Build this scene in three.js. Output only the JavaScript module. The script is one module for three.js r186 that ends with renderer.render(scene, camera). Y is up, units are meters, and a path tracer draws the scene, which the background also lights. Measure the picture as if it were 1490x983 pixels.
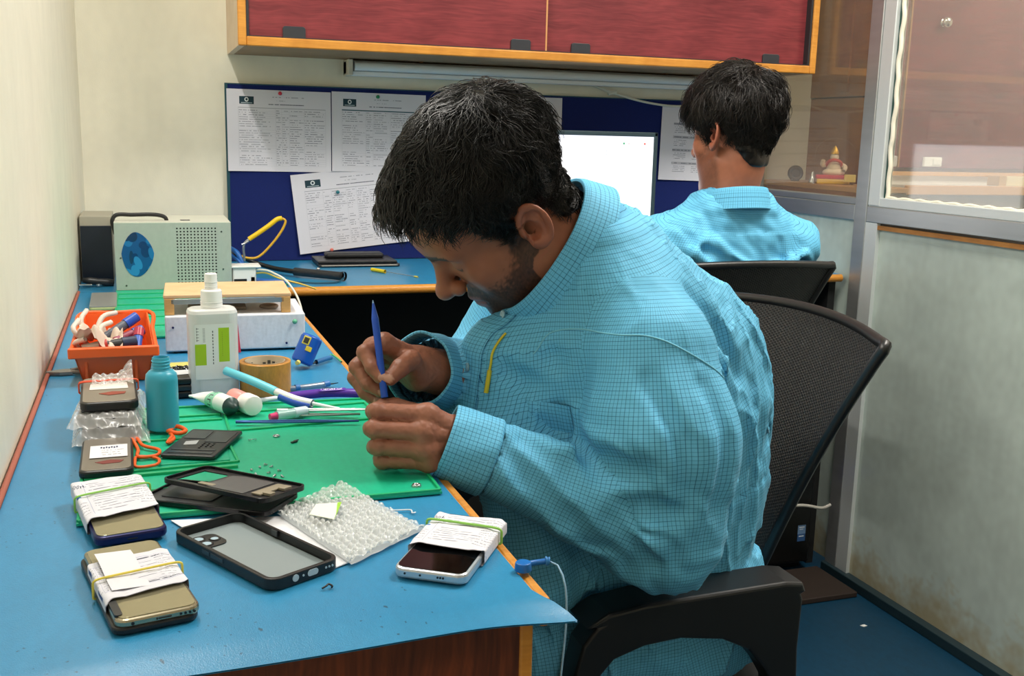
import * as THREE from 'three';
import { RoundedBoxGeometry } from 'three/addons/geometries/RoundedBoxGeometry.js';
import { mergeGeometries, mergeVertices } from 'three/addons/utils/BufferGeometryUtils.js';
import { RectAreaLightUniformsLib } from 'three/addons/lights/RectAreaLightUniformsLib.js';
import { createNoise3D, createNoise2D } from 'simplex-noise';

// ---------------------------------------------------------------- camera, lights, exposure
const scene = new THREE.Scene();
scene.background = new THREE.Color(0x202020);
const camera = new THREE.PerspectiveCamera(35.903, 1490 / 983, 0.05, 50);
camera.position.set(0, 1.27, 0);
camera.rotation.set(-10.9396 * Math.PI / 180, -19.479 * Math.PI / 180, 1.4005 * Math.PI / 180, 'YXZ');
scene.add(camera);
const renderer = new THREE.WebGLRenderer({ antialias: true });
renderer.toneMapping = THREE.LinearToneMapping;
renderer.toneMappingExposure = 1.7;
renderer.shadowMap.enabled = true;
RectAreaLightUniformsLib.init();
// lamps: [x, y, z, width (x), depth (z), radiance, colour]; the fittings are built around them further down
const PANELS = [
  [1.5, 2.74, -1.35, 0.6, 0.6, 22, 0xfff8ee],
  [0.9, 2.74, 0.85, 0.6, 0.6, 2.5, 0xfff8ee],
  [3.0, 2.74, -1.5, 0.6, 0.6, 18, 0xfff6ea],  // added lamp, out of view, brightens the room beyond the partition
];
const WALL_TUBE = { x: -0.1, y: 2.3, z: -1.75, len: 1.2, rad: 54, col: 0xfffaf2 };
function areaLight(x, y, z, w, h, rad, col, target, up) {
  const l = new THREE.RectAreaLight(col, rad, w, h);
  l.position.set(x, y, z); if (up) l.up.set(...up); l.lookAt(...target); l.castShadow = true; scene.add(l); return l;
}
for (const [x, y, z, w, d, rad, col] of PANELS) areaLight(x, y, z, w, d, rad, col, [x, 0, z], [0, 0, 1]);
areaLight(WALL_TUBE.x + 0.03, WALL_TUBE.y - 0.02, WALL_TUBE.z, WALL_TUBE.len, 0.045, WALL_TUBE.rad, WALL_TUBE.col, [WALL_TUBE.x + 0.8, WALL_TUBE.y - 0.9, WALL_TUBE.z]);

// ---------------------------------------------------------------- helpers
let seed = 12345;
const rnd = () => { seed = (seed * 1664525 + 1013904223) >>> 0; return seed / 4294967296; };
const rr = (a, b) => a + (b - a) * rnd();
const n3 = createNoise3D(rnd), n2 = createNoise2D(rnd);
const V = (x, y, z) => new THREE.Vector3(x, y, z);
const clamp = (x, a, b) => Math.min(b, Math.max(a, x));
const sstep = (a, b, x) => { const t = clamp((x - a) / (b - a), 0, 1); return t * t * (3 - 2 * t); };
const mix = (a, b, t) => a + (b - a) * t;
const D2R = Math.PI / 180;
const DESK = 0.89, MATY = 0.8945;
const used = {};
function numbered(n) { used[n] = (used[n] ?? -1) + 1; return used[n] ? `${n}_${String(used[n]).padStart(3, '0')}` : n; }
function clean(g) { if (g.index) g = g.toNonIndexed(); for (const k of Object.keys(g.attributes)) if (!['position', 'normal', 'uv', 'color'].includes(k)) g.deleteAttribute(k); return g; }
function M(list) {
  if (!Array.isArray(list)) return list;
  if (list.length === 1) return list[0];
  const c = list.map(clean), anyCol = c.some(g => g.attributes.color);
  for (const g of c) {
    if (!g.attributes.uv) g.setAttribute('uv', new THREE.BufferAttribute(new Float32Array(g.attributes.position.count * 2), 2));
    if (anyCol && !g.attributes.color) g.setAttribute('color', new THREE.BufferAttribute(new Float32Array(g.attributes.position.count * 3).fill(1), 3));
  }
  return mergeGeometries(c);
}
function mesh(name, geo, mat) { const m = new THREE.Mesh(M(geo), mat); m.name = name; m.castShadow = m.receiveShadow = true; return m; }
function thing(name, label, category, pos = [0, 0, 0], ry = 0, group) {
  const o = new THREE.Group(); o.name = numbered(name); o.position.set(...pos); o.rotation.y = ry;
  o.userData = { label, category }; if (group) o.userData.group = group; scene.add(o); return o;
}
function part(parent, name, geo, mat, label) { const m = mesh(name, geo, mat); if (label) m.userData.label = label; parent.add(m); return m; }
function parts(parent, name, geos, mat, label) { return geos.map(g => part(parent, name, g, mat, label)); }
function single(name, label, category, geo, mat, pos = [0, 0, 0], ry = 0, group) {
  const m = mesh(numbered(name), geo, mat); m.position.set(...pos); m.rotation.y = ry; m.userData = { label, category };
  if (group) m.userData.group = group; scene.add(m); return m;
}
function struct(name, geo, mat) { const m = mesh(name, geo, mat); m.userData.kind = 'structure'; scene.add(m); return m; }
function structGroup(name) { const o = new THREE.Group(); o.name = name; o.userData.kind = 'structure'; scene.add(o); return o; }
// geometry makers
const T = (g, x = 0, y = 0, z = 0, rx = 0, ry = 0, rz = 0) => { if (rx || ry || rz) g.applyMatrix4(new THREE.Matrix4().makeRotationFromEuler(new THREE.Euler(rx, ry, rz))); g.translate(x, y, z); return g; };
const bx = (w, h, d, x = 0, y = 0, z = 0) => T(boxUV(new THREE.BoxGeometry(w, h, d)), x, y, z);
const rb = (w, h, d, r, x = 0, y = 0, z = 0, s = 2) => T(boxUV(new RoundedBoxGeometry(w, h, d, s, Math.min(r, w / 2.01, h / 2.01, d / 2.01))), x, y, z);
const span = (x0, x1, y0, y1, z0, z1, r = 0) => r ? rb(x1 - x0, y1 - y0, z1 - z0, r, (x0 + x1) / 2, (y0 + y1) / 2, (z0 + z1) / 2) : bx(x1 - x0, y1 - y0, z1 - z0, (x0 + x1) / 2, (y0 + y1) / 2, (z0 + z1) / 2);
const cyl = (r0, r1, h, n = 20, x = 0, y = 0, z = 0) => T(new THREE.CylinderGeometry(r1, r0, h, n), x, y, z);
const lathe = (pts, n = 28) => new THREE.LatheGeometry(pts.map(p => new THREE.Vector2(p[0], p[1])), n);
function tube(pts, r, seg = 24, n = 7, closed = false) { return new THREE.TubeGeometry(new THREE.CatmullRomCurve3(pts.map(p => V(...p)), closed), seg, r, n, closed); }
function boxUV(g, sc = 1) { // uv in metres
  const p = g.attributes.position, n = g.attributes.normal, uv = new Float32Array(p.count * 2);
  for (let i = 0; i < p.count; i++) {
    const ax = Math.abs(n.getX(i)), ay = Math.abs(n.getY(i)), az = Math.abs(n.getZ(i));
    let u, v; if (ay >= ax && ay >= az) { u = p.getX(i); v = p.getZ(i); } else if (ax >= az) { u = p.getZ(i); v = p.getY(i); } else { u = p.getX(i); v = p.getY(i); }
    uv[2 * i] = u * sc; uv[2 * i + 1] = v * sc;
  }
  g.setAttribute('uv', new THREE.BufferAttribute(uv, 2)); return g;
}
function shape(pts, holes = []) { const s = new THREE.Shape(pts.map(p => new THREE.Vector2(p[0], p[1]))); for (const h of holes) s.holes.push(new THREE.Path(h.map(p => new THREE.Vector2(p[0], p[1])))); return s; }
function ext(pts, depth, bev = 0, holes = [], seg = 2) { return new THREE.ExtrudeGeometry(shape(pts, holes), { depth, bevelEnabled: bev > 0, bevelThickness: bev, bevelSize: bev, bevelOffset: -bev, bevelSegments: seg, curveSegments: 8 }); }
function rrect(w, h, r, n = 6, cx = 0, cy = 0) { const o = []; for (const [sx, sy, a0] of [[1, 1, 0], [-1, 1, 90], [-1, -1, 180], [1, -1, 270]]) for (let i = 0; i <= n; i++) { const a = (a0 + 90 * i / n) * D2R; o.push([cx + sx * (w / 2 - r) + r * Math.cos(a), cy + sy * (h / 2 - r) + r * Math.sin(a)]); } return o; }
// a flat slab lying on its back: outline in x/z, thickness upwards from y=0
function slab(pts, h, bev = 0, holes = []) { const g = ext(pts.map(p => [p[0], -p[1]]), h - 2 * bev, bev, holes.map(q => q.map(p => [p[0], -p[1]]))); T(g, 0, 0, bev); return T(g, 0, 0, 0, -Math.PI / 2); }
// grid surface f(u,v) -> [x,y,z]
function sheet(f, nu, nv, closedU = false) {
  const pos = [], uv = [], idx = [];
  for (let j = 0; j <= nv; j++) for (let i = 0; i <= nu; i++) { const p = f(i / nu, j / nv); pos.push(p[0], p[1], p[2]); uv.push(p[3] ?? i / nu, p[4] ?? j / nv); }
  for (let j = 0; j < nv; j++) for (let i = 0; i < nu; i++) { const a = j * (nu + 1) + i, b = a + 1, c = a + nu + 1, d = c + 1; idx.push(a, b, d, a, d, c); }
  const g = new THREE.BufferGeometry(); g.setAttribute('position', new THREE.Float32BufferAttribute(pos, 3)); g.setAttribute('uv', new THREE.Float32BufferAttribute(uv, 2)); g.setIndex(idx); g.computeVertexNormals(); return g;
}
// materials and textures
const lin = (r, g, b) => new THREE.Color().setRGB(r, g, b);
const std = (c, rough = 0.6, o = {}) => new THREE.MeshPhysicalMaterial({ color: c, roughness: rough, side: THREE.DoubleSide, ...o });
function dataTex(n, m, f, { srgb = true, rep = [1, 1] } = {}) { // f(u,v) -> [r,g,b] 0..1
  const d = new Uint8Array(n * m * 4);
  for (let j = 0; j < m; j++) for (let i = 0; i < n; i++) { const c = f(i / n, j / m, i, j), k = (j * n + i) * 4; d[k] = clamp(c[0], 0, 1) * 255; d[k + 1] = clamp(c[1], 0, 1) * 255; d[k + 2] = clamp(c[2], 0, 1) * 255; d[k + 3] = 255; }
  const t = new THREE.DataTexture(d, n, m); t.wrapS = t.wrapT = THREE.RepeatWrapping; t.magFilter = THREE.LinearFilter; t.minFilter = THREE.LinearMipmapLinearFilter; t.generateMipmaps = true;
  if (srgb) t.colorSpace = THREE.SRGBColorSpace; t.repeat.set(...rep); t.needsUpdate = true; return t;
}
// noise that tiles over the unit square
function tn(u, v, fu, fv, off = 0) { const a = u * 2 * Math.PI, b = v * 2 * Math.PI; return 0.5 * (n3(Math.cos(a) * fu + off, Math.sin(a) * fu, Math.cos(b) * fv * 0.7 + off) + n3(Math.sin(b) * fv + off, Math.cos(a) * fu * 0.7, Math.sin(a) * fu + 3 + off)); }
function canvasTex(w, h, draw) { const c = document.createElement('canvas'); c.width = w; c.height = h; const x = c.getContext('2d'); draw(x, w, h); const t = new THREE.CanvasTexture(c); t.colorSpace = THREE.SRGBColorSpace; return t; }
const hex = h => [((h >> 16) & 255) / 255, ((h >> 8) & 255) / 255, (h & 255) / 255];
const shade3 = (c, k) => [c[0] * k, c[1] * k, c[2] * k];
function woodTex(base, dark, { fu = 3, fv = 60, amt = 0.5, size = 512, rep = [1, 1], vert = false } = {}) {
  const a = hex(base), b = hex(dark);
  return dataTex(size, size, (u, v) => { if (vert) [u, v] = [v, u];
    const w = v + 0.012 * tn(u, v, 1.2, 2, 5);
    const g = 0.5 + 0.5 * (0.6 * tn(u, w, fu * 0.35, fv * 0.35, 1) + 0.4 * tn(u, w, fu, fv, 9)) ; const t = clamp(amt * (g * 1.6 - 0.3) + 0.25 * tn(u, v, 0.7, 1.4, 3), 0, 1);
    return [mix(a[0], b[0], t), mix(a[1], b[1], t), mix(a[2], b[2], t)]; }, { rep });
}
function noiseTex(base, amt, f = 8, size = 256, rep = [1, 1], tint = [1, 1, 1]) { const a = hex(base); return dataTex(size, size, (u, v) => { const k = 1 + amt * (0.6 * tn(u, v, f * 0.3, f * 0.3, 2) + 0.4 * tn(u, v, f, f, 7)); return [a[0] * (1 + (k - 1) * tint[0]), a[1] * (1 + (k - 1) * tint[1]), a[2] * (1 + (k - 1) * tint[2])]; }, { rep }); }
function grain(size, f, rep = [1, 1]) { return dataTex(size, size, (u, v) => { const k = 0.5 + 0.5 * (0.5 * tn(u, v, f, f, 4) + 0.5 * (rnd() * 2 - 1)); return [k, k, k]; }, { srgb: false, rep }); }
const fineGrain = grain(256, 20, [6, 6]);
// ---------------------------------------------------------------- the setting
const BACK = -3.165, LEFT = -0.158, PX = 1.961, FLOORY = -0.035, CEIL = 2.78;
const mWall = std(0xffffff, 0.75, { map: noiseTex(0xf0ebd8, 0.03, 7, 256, [0.7, 0.7]), bumpMap: grain(256, 14, [3, 3]), bumpScale: 0.0002 });
const mCeil = std(0xeeece4, 0.9);
const mFloor = std(0xffffff, 0.45, { map: noiseTex(0x093851, 0.14, 22, 512, [1.3, 1.3]), bumpMap: fineGrain, bumpScale: 0.0004 });
struct('floor', span(LEFT, 4.2, FLOORY - 0.1, FLOORY, BACK - 0.1, 2.1), mFloor);
struct('ceiling', span(LEFT - 0.1, 4.3, CEIL, CEIL + 0.1, BACK - 0.1, 2.2), mCeil);
struct('wall_left', span(LEFT - 0.12, LEFT, FLOORY - 0.1, CEIL, BACK - 0.12, 2.2), mWall);
struct('wall_back', span(LEFT - 0.12, 4.3, FLOORY - 0.1, CEIL, BACK - 0.12, BACK), mWall);
struct('wall_front', span(LEFT - 0.12, 4.3, FLOORY - 0.1, CEIL, 2.1, 2.22), mWall);
struct('wall_right', span(4.2, 4.32, FLOORY - 0.1, CEIL, BACK - 0.12, 2.22), mWall);

// aluminium and glass partition along x = PX
const brushed = dataTex(256, 256, (u, v) => { const k = 0.96 + 0.03 * tn(u, v, 1.0, 12, 3); return [k, k, k]; });
const mAlu = std(0xb9bcbc, 0.42, { metalness: 0.75, map: brushed });
const mAluPale = std(0xd6dcdc, 0.5, { metalness: 0.35 });
const mGlass = new THREE.MeshPhysicalMaterial({ color: 0xf4f3ee, transmission: 0.86, thickness: 0, roughness: 0.03, ior: 1.5, side: THREE.DoubleSide });  // reduced transmission: hazy reflection put into the pane as a milky veil
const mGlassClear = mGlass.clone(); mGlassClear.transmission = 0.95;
const stainTex = dataTex(1024, 512, (u, v) => { // grubby grey laminate, ochre dirt splashed along the foot
  const a = hex(0xc2d0c9); const m = 1 + 0.05 * tn(u, v, 2.2, 1.6, 2) + 0.035 * tn(u, v, 9, 6, 5);
  const sp = n2(u * 26, v * 16) * 0.5 + n2(u * 70, v * 40) * 0.35 + n2(u * 9, v * 3) * 0.5;
  const s = clamp((0.115 - v) * 9 + sp * 0.55 - 0.12, 0, 1) * 0.6;
  return [mix(a[0] * m, 0.62, s), mix(a[1] * m, 0.53, s), mix(a[2] * m, 0.36, s)];
});
const mPanel = std(0xffffff, 0.33, { map: stainTex });
{
  const w = structGroup('trim_1');
  const X0 = PX, t = 0.045;
  part(w, 'post', span(X0, X0 + t, FLOORY, CEIL, -2.566, -2.512, 0.003), mAlu);
  part(w, 'post', span(X0, X0 + t, FLOORY, CEIL, -3.16, -3.12, 0.003), mAlu);
  part(w, 'post', span(X0, X0 + t, FLOORY, CEIL, -1.05, -1.0, 0.003), mAlu);
  part(w, 'post', span(X0, X0 + t, FLOORY, CEIL, 0.5, 0.55, 0.003), mAlu);
  for (const [a, b] of [[-3.12, -2.566], [-2.512, -1.05], [-1.0, 0.5], [0.55, 2.1]]) {
    part(w, 'rail', span(X0 + 0.001, X0 + t - 0.001, 1.052, 1.098, a, b, 0.003), mAlu);
    part(w, 'rail', span(X0 + 0.001, X0 + t - 0.001, 2.1, 2.15, a, b, 0.003), mAlu);
    const g = span(X0 + 0.014, X0 + 0.026, -0.006, a === -2.512 ? 1.036 : 1.052, a, b);
    const p = g.attributes.position, uv = g.attributes.uv; for (let i = 0; i < p.count; i++) uv.setXY(i, p.getZ(i) / 2 + 0.4, (p.getY(i) + 0.01) / 1.1);
    part(w, 'lower_panel', g, mPanel);
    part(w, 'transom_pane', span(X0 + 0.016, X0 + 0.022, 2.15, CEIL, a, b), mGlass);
  }
  const mGasketWood = std(0xffffff, 0.6, { map: woodTex(0xb07a3a, 0x7a4a1e, { rep: [2, 2] }) });
  part(w, 'wood_lining', span(X0 + 0.004, X0 + 0.014, 1.034, 1.046, -2.462, -1.05), mGasketWood, 'brown wooden strip under the rail');
  part(w, 'edge_strip', span(X0 + 0.002, X0 + 0.014, -0.006, 1.052, -2.512, -2.462), mAluPale);
  const f = structGroup('window_1');
  part(f, 'frame', [span(X0 + 0.004, X0 + 0.04, 1.098, 1.124, -2.512, -1.05, 0.003), span(X0 + 0.004, X0 + 0.04, 2.07, 2.1, -2.512, -1.05, 0.003), span(X0 + 0.003, X0 + 0.041, 1.1, 2.1, -2.512, -2.462, 0.003), span(X0 + 0.003, X0 + 0.041, 1.1, 2.1, -1.1, -1.05, 0.003)], mAluPale);
  part(f, 'gasket', [span(X0 + 0.016, X0 + 0.03, 1.118, 2.08, -2.463, -2.452)], std(0x16463f, 0.5));
  // uneven bead of putty round the pane
  const bead = []; for (let i = 0; i <= 40; i++) bead.push([X0 + 0.017, 1.118 + 0.96 * i / 40, -2.449 + 0.0025 * Math.sin(i * 1.9) + 0.002 * Math.sin(i * 0.7)]);
  const bead2 = []; for (let i = 0; i <= 60; i++) bead2.push([X0 + 0.016, 1.1255 + 0.002 * Math.sin(i * 2.3), -2.449 + 1.35 * i / 60]);
  part(f, 'putty', [tube(bead, 0.0065, 90, 6), tube(bead2, 0.004, 120, 6)], std(0xe9e4d2, 0.8));
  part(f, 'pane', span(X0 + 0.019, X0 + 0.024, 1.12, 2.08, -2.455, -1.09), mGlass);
  const f2 = structGroup('window_2');
  part(f2, 'frame', [span(X0 + 0.004, X0 + 0.04, 1.098, 1.118, -3.12, -2.566, 0.003), span(X0 + 0.004, X0 + 0.04, 2.08, 2.1, -3.12, -2.566, 0.003)], mAlu);
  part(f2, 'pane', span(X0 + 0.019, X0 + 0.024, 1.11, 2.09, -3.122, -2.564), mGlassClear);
  const f3 = structGroup('window_3');
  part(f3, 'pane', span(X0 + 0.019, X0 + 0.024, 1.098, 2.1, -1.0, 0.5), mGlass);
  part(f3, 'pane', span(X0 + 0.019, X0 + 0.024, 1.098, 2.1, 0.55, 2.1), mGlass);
}
struct('baseboard_right', span(PX - 0.014, PX + 0.03, FLOORY, -0.006, -2.566, 2.1, 0.003), std(0x1d3138, 0.45));

// ---------------------------------------------------------------- lamps
const glow = (c, i) => new THREE.MeshStandardMaterial({ color: 0xffffff, emissive: c, emissiveIntensity: i, side: THREE.DoubleSide });
PANELS.forEach(([x, y, z, w, d, rad, col], i) => {
  const t = thing('ceiling_light', ['square white ceiling light panel over the work bench aisle', 'square white ceiling light panel near the front wall', 'added square white ceiling light panel beyond the glass partition'][i], 'light', [x, CEIL, z]);
  const h = CEIL - y - 0.012;
  part(t, 'housing', [bx(w + 0.05, h, 0.025, 0, -h / 2, d / 2 + 0.0125), bx(w + 0.05, h, 0.025, 0, -h / 2, -d / 2 - 0.0125), bx(0.025, h, d, w / 2 + 0.0125, -h / 2, 0), bx(0.025, h, d, -w / 2 - 0.0125, -h / 2, 0)], std(0xf2f2f0, 0.5));
  part(t, 'diffuser', bx(w, 0.004, d, 0, -h + 0.006, 0), glow(col, 2));
});
{
  const t = thing('wall_tube_light', 'lit fluorescent tube batten high on the cream side wall', 'light', [LEFT, WALL_TUBE.y, WALL_TUBE.z]);
  part(t, 'batten', span(0, 0.03, -0.03, 0.03, -0.63, 0.63, 0.004), std(0xf0f0ee, 0.5));
  part(t, 'tube', T(cyl(0.013, 0.013, 1.19, 16), 0.055, -0.006, 0, Math.PI / 2), glow(WALL_TUBE.col, 4));
  parts(t, 'end_cap', [span(0.02, 0.072, -0.025, 0.02, 0.595, 0.625, 0.004), span(0.02, 0.072, -0.025, 0.02, -0.625, -0.595, 0.004)], std(0xf0f0ee, 0.5));
}

// ---------------------------------------------------------------- benches
const deskTex = dataTex(1024, 1024, (u, v) => {
  const a = hex(0x2f86b4); let k = 1 + 0.025 * tn(u, v, 3, 3, 1) + 0.02 * tn(u, v, 16, 16, 3) + 0.03 * (rnd() - 0.5);
  const sc = n2(u * 110, v * 70); const s2 = n2(u * 9 + 4, v * 9); if (sc > 0.87 && s2 > 0.5) k *= 0.62; // small nicks and scuffs
  return [a[0] * k, a[1] * k, a[2] * k];
});
const mDesk = std(0xffffff, 0.34, { map: deskTex, bumpMap: grain(256, 30, [8, 8]), bumpScale: 0.00018 });
const mEdge = std(0xffffff, 0.4, { map: woodTex(0xd9973f, 0xa8661e, { fv: 40, rep: [2, 2] }) });
const mBrown = std(0xffffff, 0.5, { map: woodTex(0x7d3c1c, 0x35160a, { fv: 70, amt: 0.8, vert: true, rep: [1.6, 1.2] }) });
const mDark = std(0x0f1112, 0.7);
{ // side bench
  const t = thing('work_bench', 'long blue topped repair bench along the cream side wall', 'desk', [0, 0, 0]);
  const x1 = 0.305;
  const top = slab([[LEFT + 0.002, -0.745], [x1 + 0.006, -0.77], [x1 + 0.002, -2.58], [LEFT + 0.002, -2.58]], 0.018, 0); boxUV(top); T(top, 0, DESK - 0.0225, 0);
  part(t, 'core_board', top, mEdge);
  // laminate skin: follows the top, its loose front edge and corner droop past the board
  const lam = sheet((u, v) => {
    const z = mix(-2.5995, -0.718 - 0.018 * u, v); let x = mix(LEFT + 0.004, mix(0.302, 0.3, v), u);
    const f = sstep(0.976, 1, v); const cr = sstep(0.8, 1, u) * sstep(0.975, 1, v); x += 0.024 * cr;
    const y = DESK - 0.0012 - 0.0045 * f * f - 0.006 * cr * cr + 0.0008 * Math.sin(u * 9) * f;
    return [x, y, z, x, z];
  }, 40, 160);
  const lam2 = lam.clone(); lam2.translate(0, -0.0014, 0);
  part(t, 'laminate_top', [lam, lam2], mDesk, 'blue laminate sheet with scuffs and a curling front edge');
  part(t, 'edge_strip', span(x1 - 0.002, x1 + 0.0075, DESK - 0.03, DESK - 0.0035, -2.58, -0.768, 0.003), mEdge, 'orange wooden edge strip');
  part(t, 'end_panel', span(LEFT + 0.004, 0.285, FLOORY, DESK - 0.0225, -0.79, -0.768), mBrown, 'brown wood grain end panel');
  part(t, 'panel_edging', span(0.285, 0.297, FLOORY, DESK - 0.0225, -0.792, -0.766, 0.003), mEdge, 'orange edging of the end panel');
  part(t, 'inner_panel', span(0.27, 0.282, FLOORY, DESK - 0.03, -2.56, -1.5), mDark, 'black side panel below the bench top');
  part(t, 'wall_seal', tube([[LEFT + 0.005, DESK + 0.001, -2.59], [LEFT + 0.006, DESK + 0.001, -1.7], [LEFT + 0.005, DESK + 0.001, -0.75]], 0.0035, 40, 6), std(0xa9614f, 0.8), 'reddish sealant line along the wall');
}
{ // back bench
  const t = thing('back_bench', 'blue topped computer bench under the wall cupboard', 'desk', [0, 0, 0]);
  part(t, 'worktop', [span(LEFT + 0.002, PX - 0.002, DESK - 0.022, DESK - 0.001, BACK + 0.002, -2.603)], mDesk);
  part(t, 'edge_strip', T(cyl(0.0115, 0.0115, PX - 0.32, 16), (PX + 0.316) / 2, DESK - 0.0125, -2.6, 0, 0, Math.PI / 2), mEdge, 'rounded orange wooden edge strip');
  part(t, 'back_panel', span(0.3, PX - 0.005, FLOORY, DESK - 0.023, -2.96, -2.94), mDark, 'black modesty panel');
  part(t, 'side_support', span(PX - 0.028, PX - 0.004, FLOORY, DESK - 0.023, -2.94, -2.62), mDark);
}
// ---------------------------------------------------------------- wall cupboard
let mRed;
{
  const t = thing('wall_cupboard', 'wall cupboard with two sliding maroon doors in an orange wood frame', 'cupboard');
  const x0 = 0.239, x1 = 1.955, y0 = 1.479, y1 = 2.06, zf = -2.8, zb = BACK + 0.001, b = 0.021;
  const mSide = std(0xffffff, 0.5, { map: woodTex(0xdcc7ae, 0xc9ad8e, { fv: 30, vert: true, rep: [2, 2] }) });
  part(t, 'carcass', [span(x0, x0 + 0.016, y0, y1, zb, zf - 0.016), span(x1 - 0.016, x1, y0, y1, zb, zf - 0.016), span(x0 + 0.016, x1 - 0.016, y1 - 0.016, y1, zb, zf - 0.016), span(x0 + 0.016, x1 - 0.016, y0 + 0.016, y1 - 0.016, zb, zb + 0.008)], mSide, 'pale beige cupboard sides');
  part(t, 'bottom_board', span(x0 + 0.016, x1 - 0.016, y0 + 0.001, y0 + 0.0155, zb, zf - 0.016), std(0xffffff, 0.6, { map: woodTex(0xa98a68, 0x86694a, { rep: [1, 1] }) }));
  part(t, 'front_frame', [span(x0, x0 + b, y0, y1, zf - 0.016, zf, 0.004), span(x1 - b, x1, y0, y1, zf - 0.016, zf, 0.004), span(x0 + b, x1 - b, y0, y0 + b + 0.003, zf - 0.016, zf, 0.004), span(x0 + b, x1 - b, y1 - b, y1, zf - 0.016, zf, 0.004)], mEdge, 'orange wooden front frame');
  mRed = std(0xffffff, 0.3, { map: woodTex(0x8e3c40, 0x5e2229, { fu: 3, fv: 44, amt: 0.75, rep: [1.2, 2.2] }) });
  const mTrack = std(0x2a2a2e, 0.5);
  part(t, 'track', [span(x0 + b, x1 - b, y0 + b, y0 + b + 0.006, zf - 0.05, zf - 0.008), span(x0 + b, x0 + b + 0.007, y0 + b, y1 - b, zf - 0.05, zf - 0.006), span(x1 - b - 0.007, x1 - b, y0 + b, y1 - b, zf - 0.05, zf - 0.006)], mTrack);
  const xm = 1.068;
  const grip = (d, x, z) => { const g = ext(rrect(0.058, 0.034, 0.007, 4), 0.004, 0.001); part(d, 'grip', T(g, x, y0 + 0.037, z), std(0x303238, 0.4), 'black plastic finger grip'); };
  const d1 = part(t, 'sliding_door', span(x0 + b + 0.007, xm + 0.004, y0 + b + 0.006, y1 - b, zf - 0.024, zf - 0.012), mRed, 'maroon wood grain sliding door');
  grip(d1, 0.38, zf - 0.0115); grip(d1, 0.998, zf - 0.0115);
  part(d1, 'edge_trim', span(xm + 0.004, xm + 0.0085, y0 + b + 0.006, y1 - b, zf - 0.024, zf - 0.0115), std(0xd8a068, 0.4, { metalness: 0.3 }));
  const d2 = part(t, 'sliding_door', span(xm - 0.02, x1 - b - 0.007, y0 + b + 0.006, y1 - b, zf - 0.042, zf - 0.03), mRed, 'maroon wood grain sliding door');
  grip(d2, 1.185, zf - 0.0295); grip(d2, 1.81, zf - 0.0295);
}
{ // unlit batten below the cupboard
  const t = thing('tube_light_batten', 'unlit white tube light batten below the wall cupboard', 'light', [1.15, 1.455, BACK]);
  part(t, 'body', rb(1.16, 0.042, 0.05, 0.004, 0, 0, 0.026), std(0xdfe5e6, 0.45));
  part(t, 'reflector', [rb(1.14, 0.014, 0.016, 0.004, 0, -0.016, 0.058)], std(0xf1f5f6, 0.3));
  part(t, 'tube', T(cyl(0.0125, 0.0125, 1.12, 16), 0, 0.004, 0.068, 0, 0, Math.PI / 2), std(0xeef3f4, 0.25));
  parts(t, 'end_cap', [rb(0.014, 0.046, 0.08, 0.003, -0.573, 0, 0.041), rb(0.014, 0.046, 0.08, 0.003, 0.573, 0, 0.041)], std(0xd9d4c4, 0.5));
  parts(t, 'clip', [bx(0.01, 0.01, 0.04, -0.36, 0.028, 0.05), bx(0.01, 0.01, 0.04, 0.1, 0.028, 0.05), bx(0.01, 0.01, 0.04, 0.45, 0.028, 0.05)], std(0x8a5a2a, 0.5));
}
single('lamp_cable', 'thin white cable looping below the tube light batten', 'cable', [tube([[1.36, 1.436, BACK + 0.03], [1.41, 1.42, BACK + 0.028], [1.47, 1.405, BACK + 0.026], [1.56, 1.388, BACK + 0.026], [1.65, 1.38, BACK + 0.026], [1.73, 1.385, BACK + 0.026], [1.79, 1.4, BACK + 0.028]], 0.0038, 50, 7), T(cyl(0.0055, 0.0055, 0.03, 10), 1.43, 1.4145, BACK + 0.027, 0, 0, 1.85)], std(0xe3e2d2, 0.5));
// ---------------------------------------------------------------- pin board and papers
{
  const t = thing('pin_board', 'navy blue felt pin board behind the computer bench', 'pin board');
  part(t, 'felt', span(0.236, PX - 0.04, DESK + 0.001, 1.397, BACK + 0.001, BACK + 0.014), std(0xffffff, 0.95, { map: noiseTex(0x0a1f63, 0.14, 40, 256, [5, 5]) }));
  part(t, 'edge_trim', [span(0.228, 0.236, DESK + 0.001, 1.4, BACK + 0.001, BACK + 0.016), span(0.236, PX - 0.04, 1.397, 1.4, BACK + 0.001, BACK + 0.016)], std(0x2c5763, 0.4, { metalness: 0.5 }));
}
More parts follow.
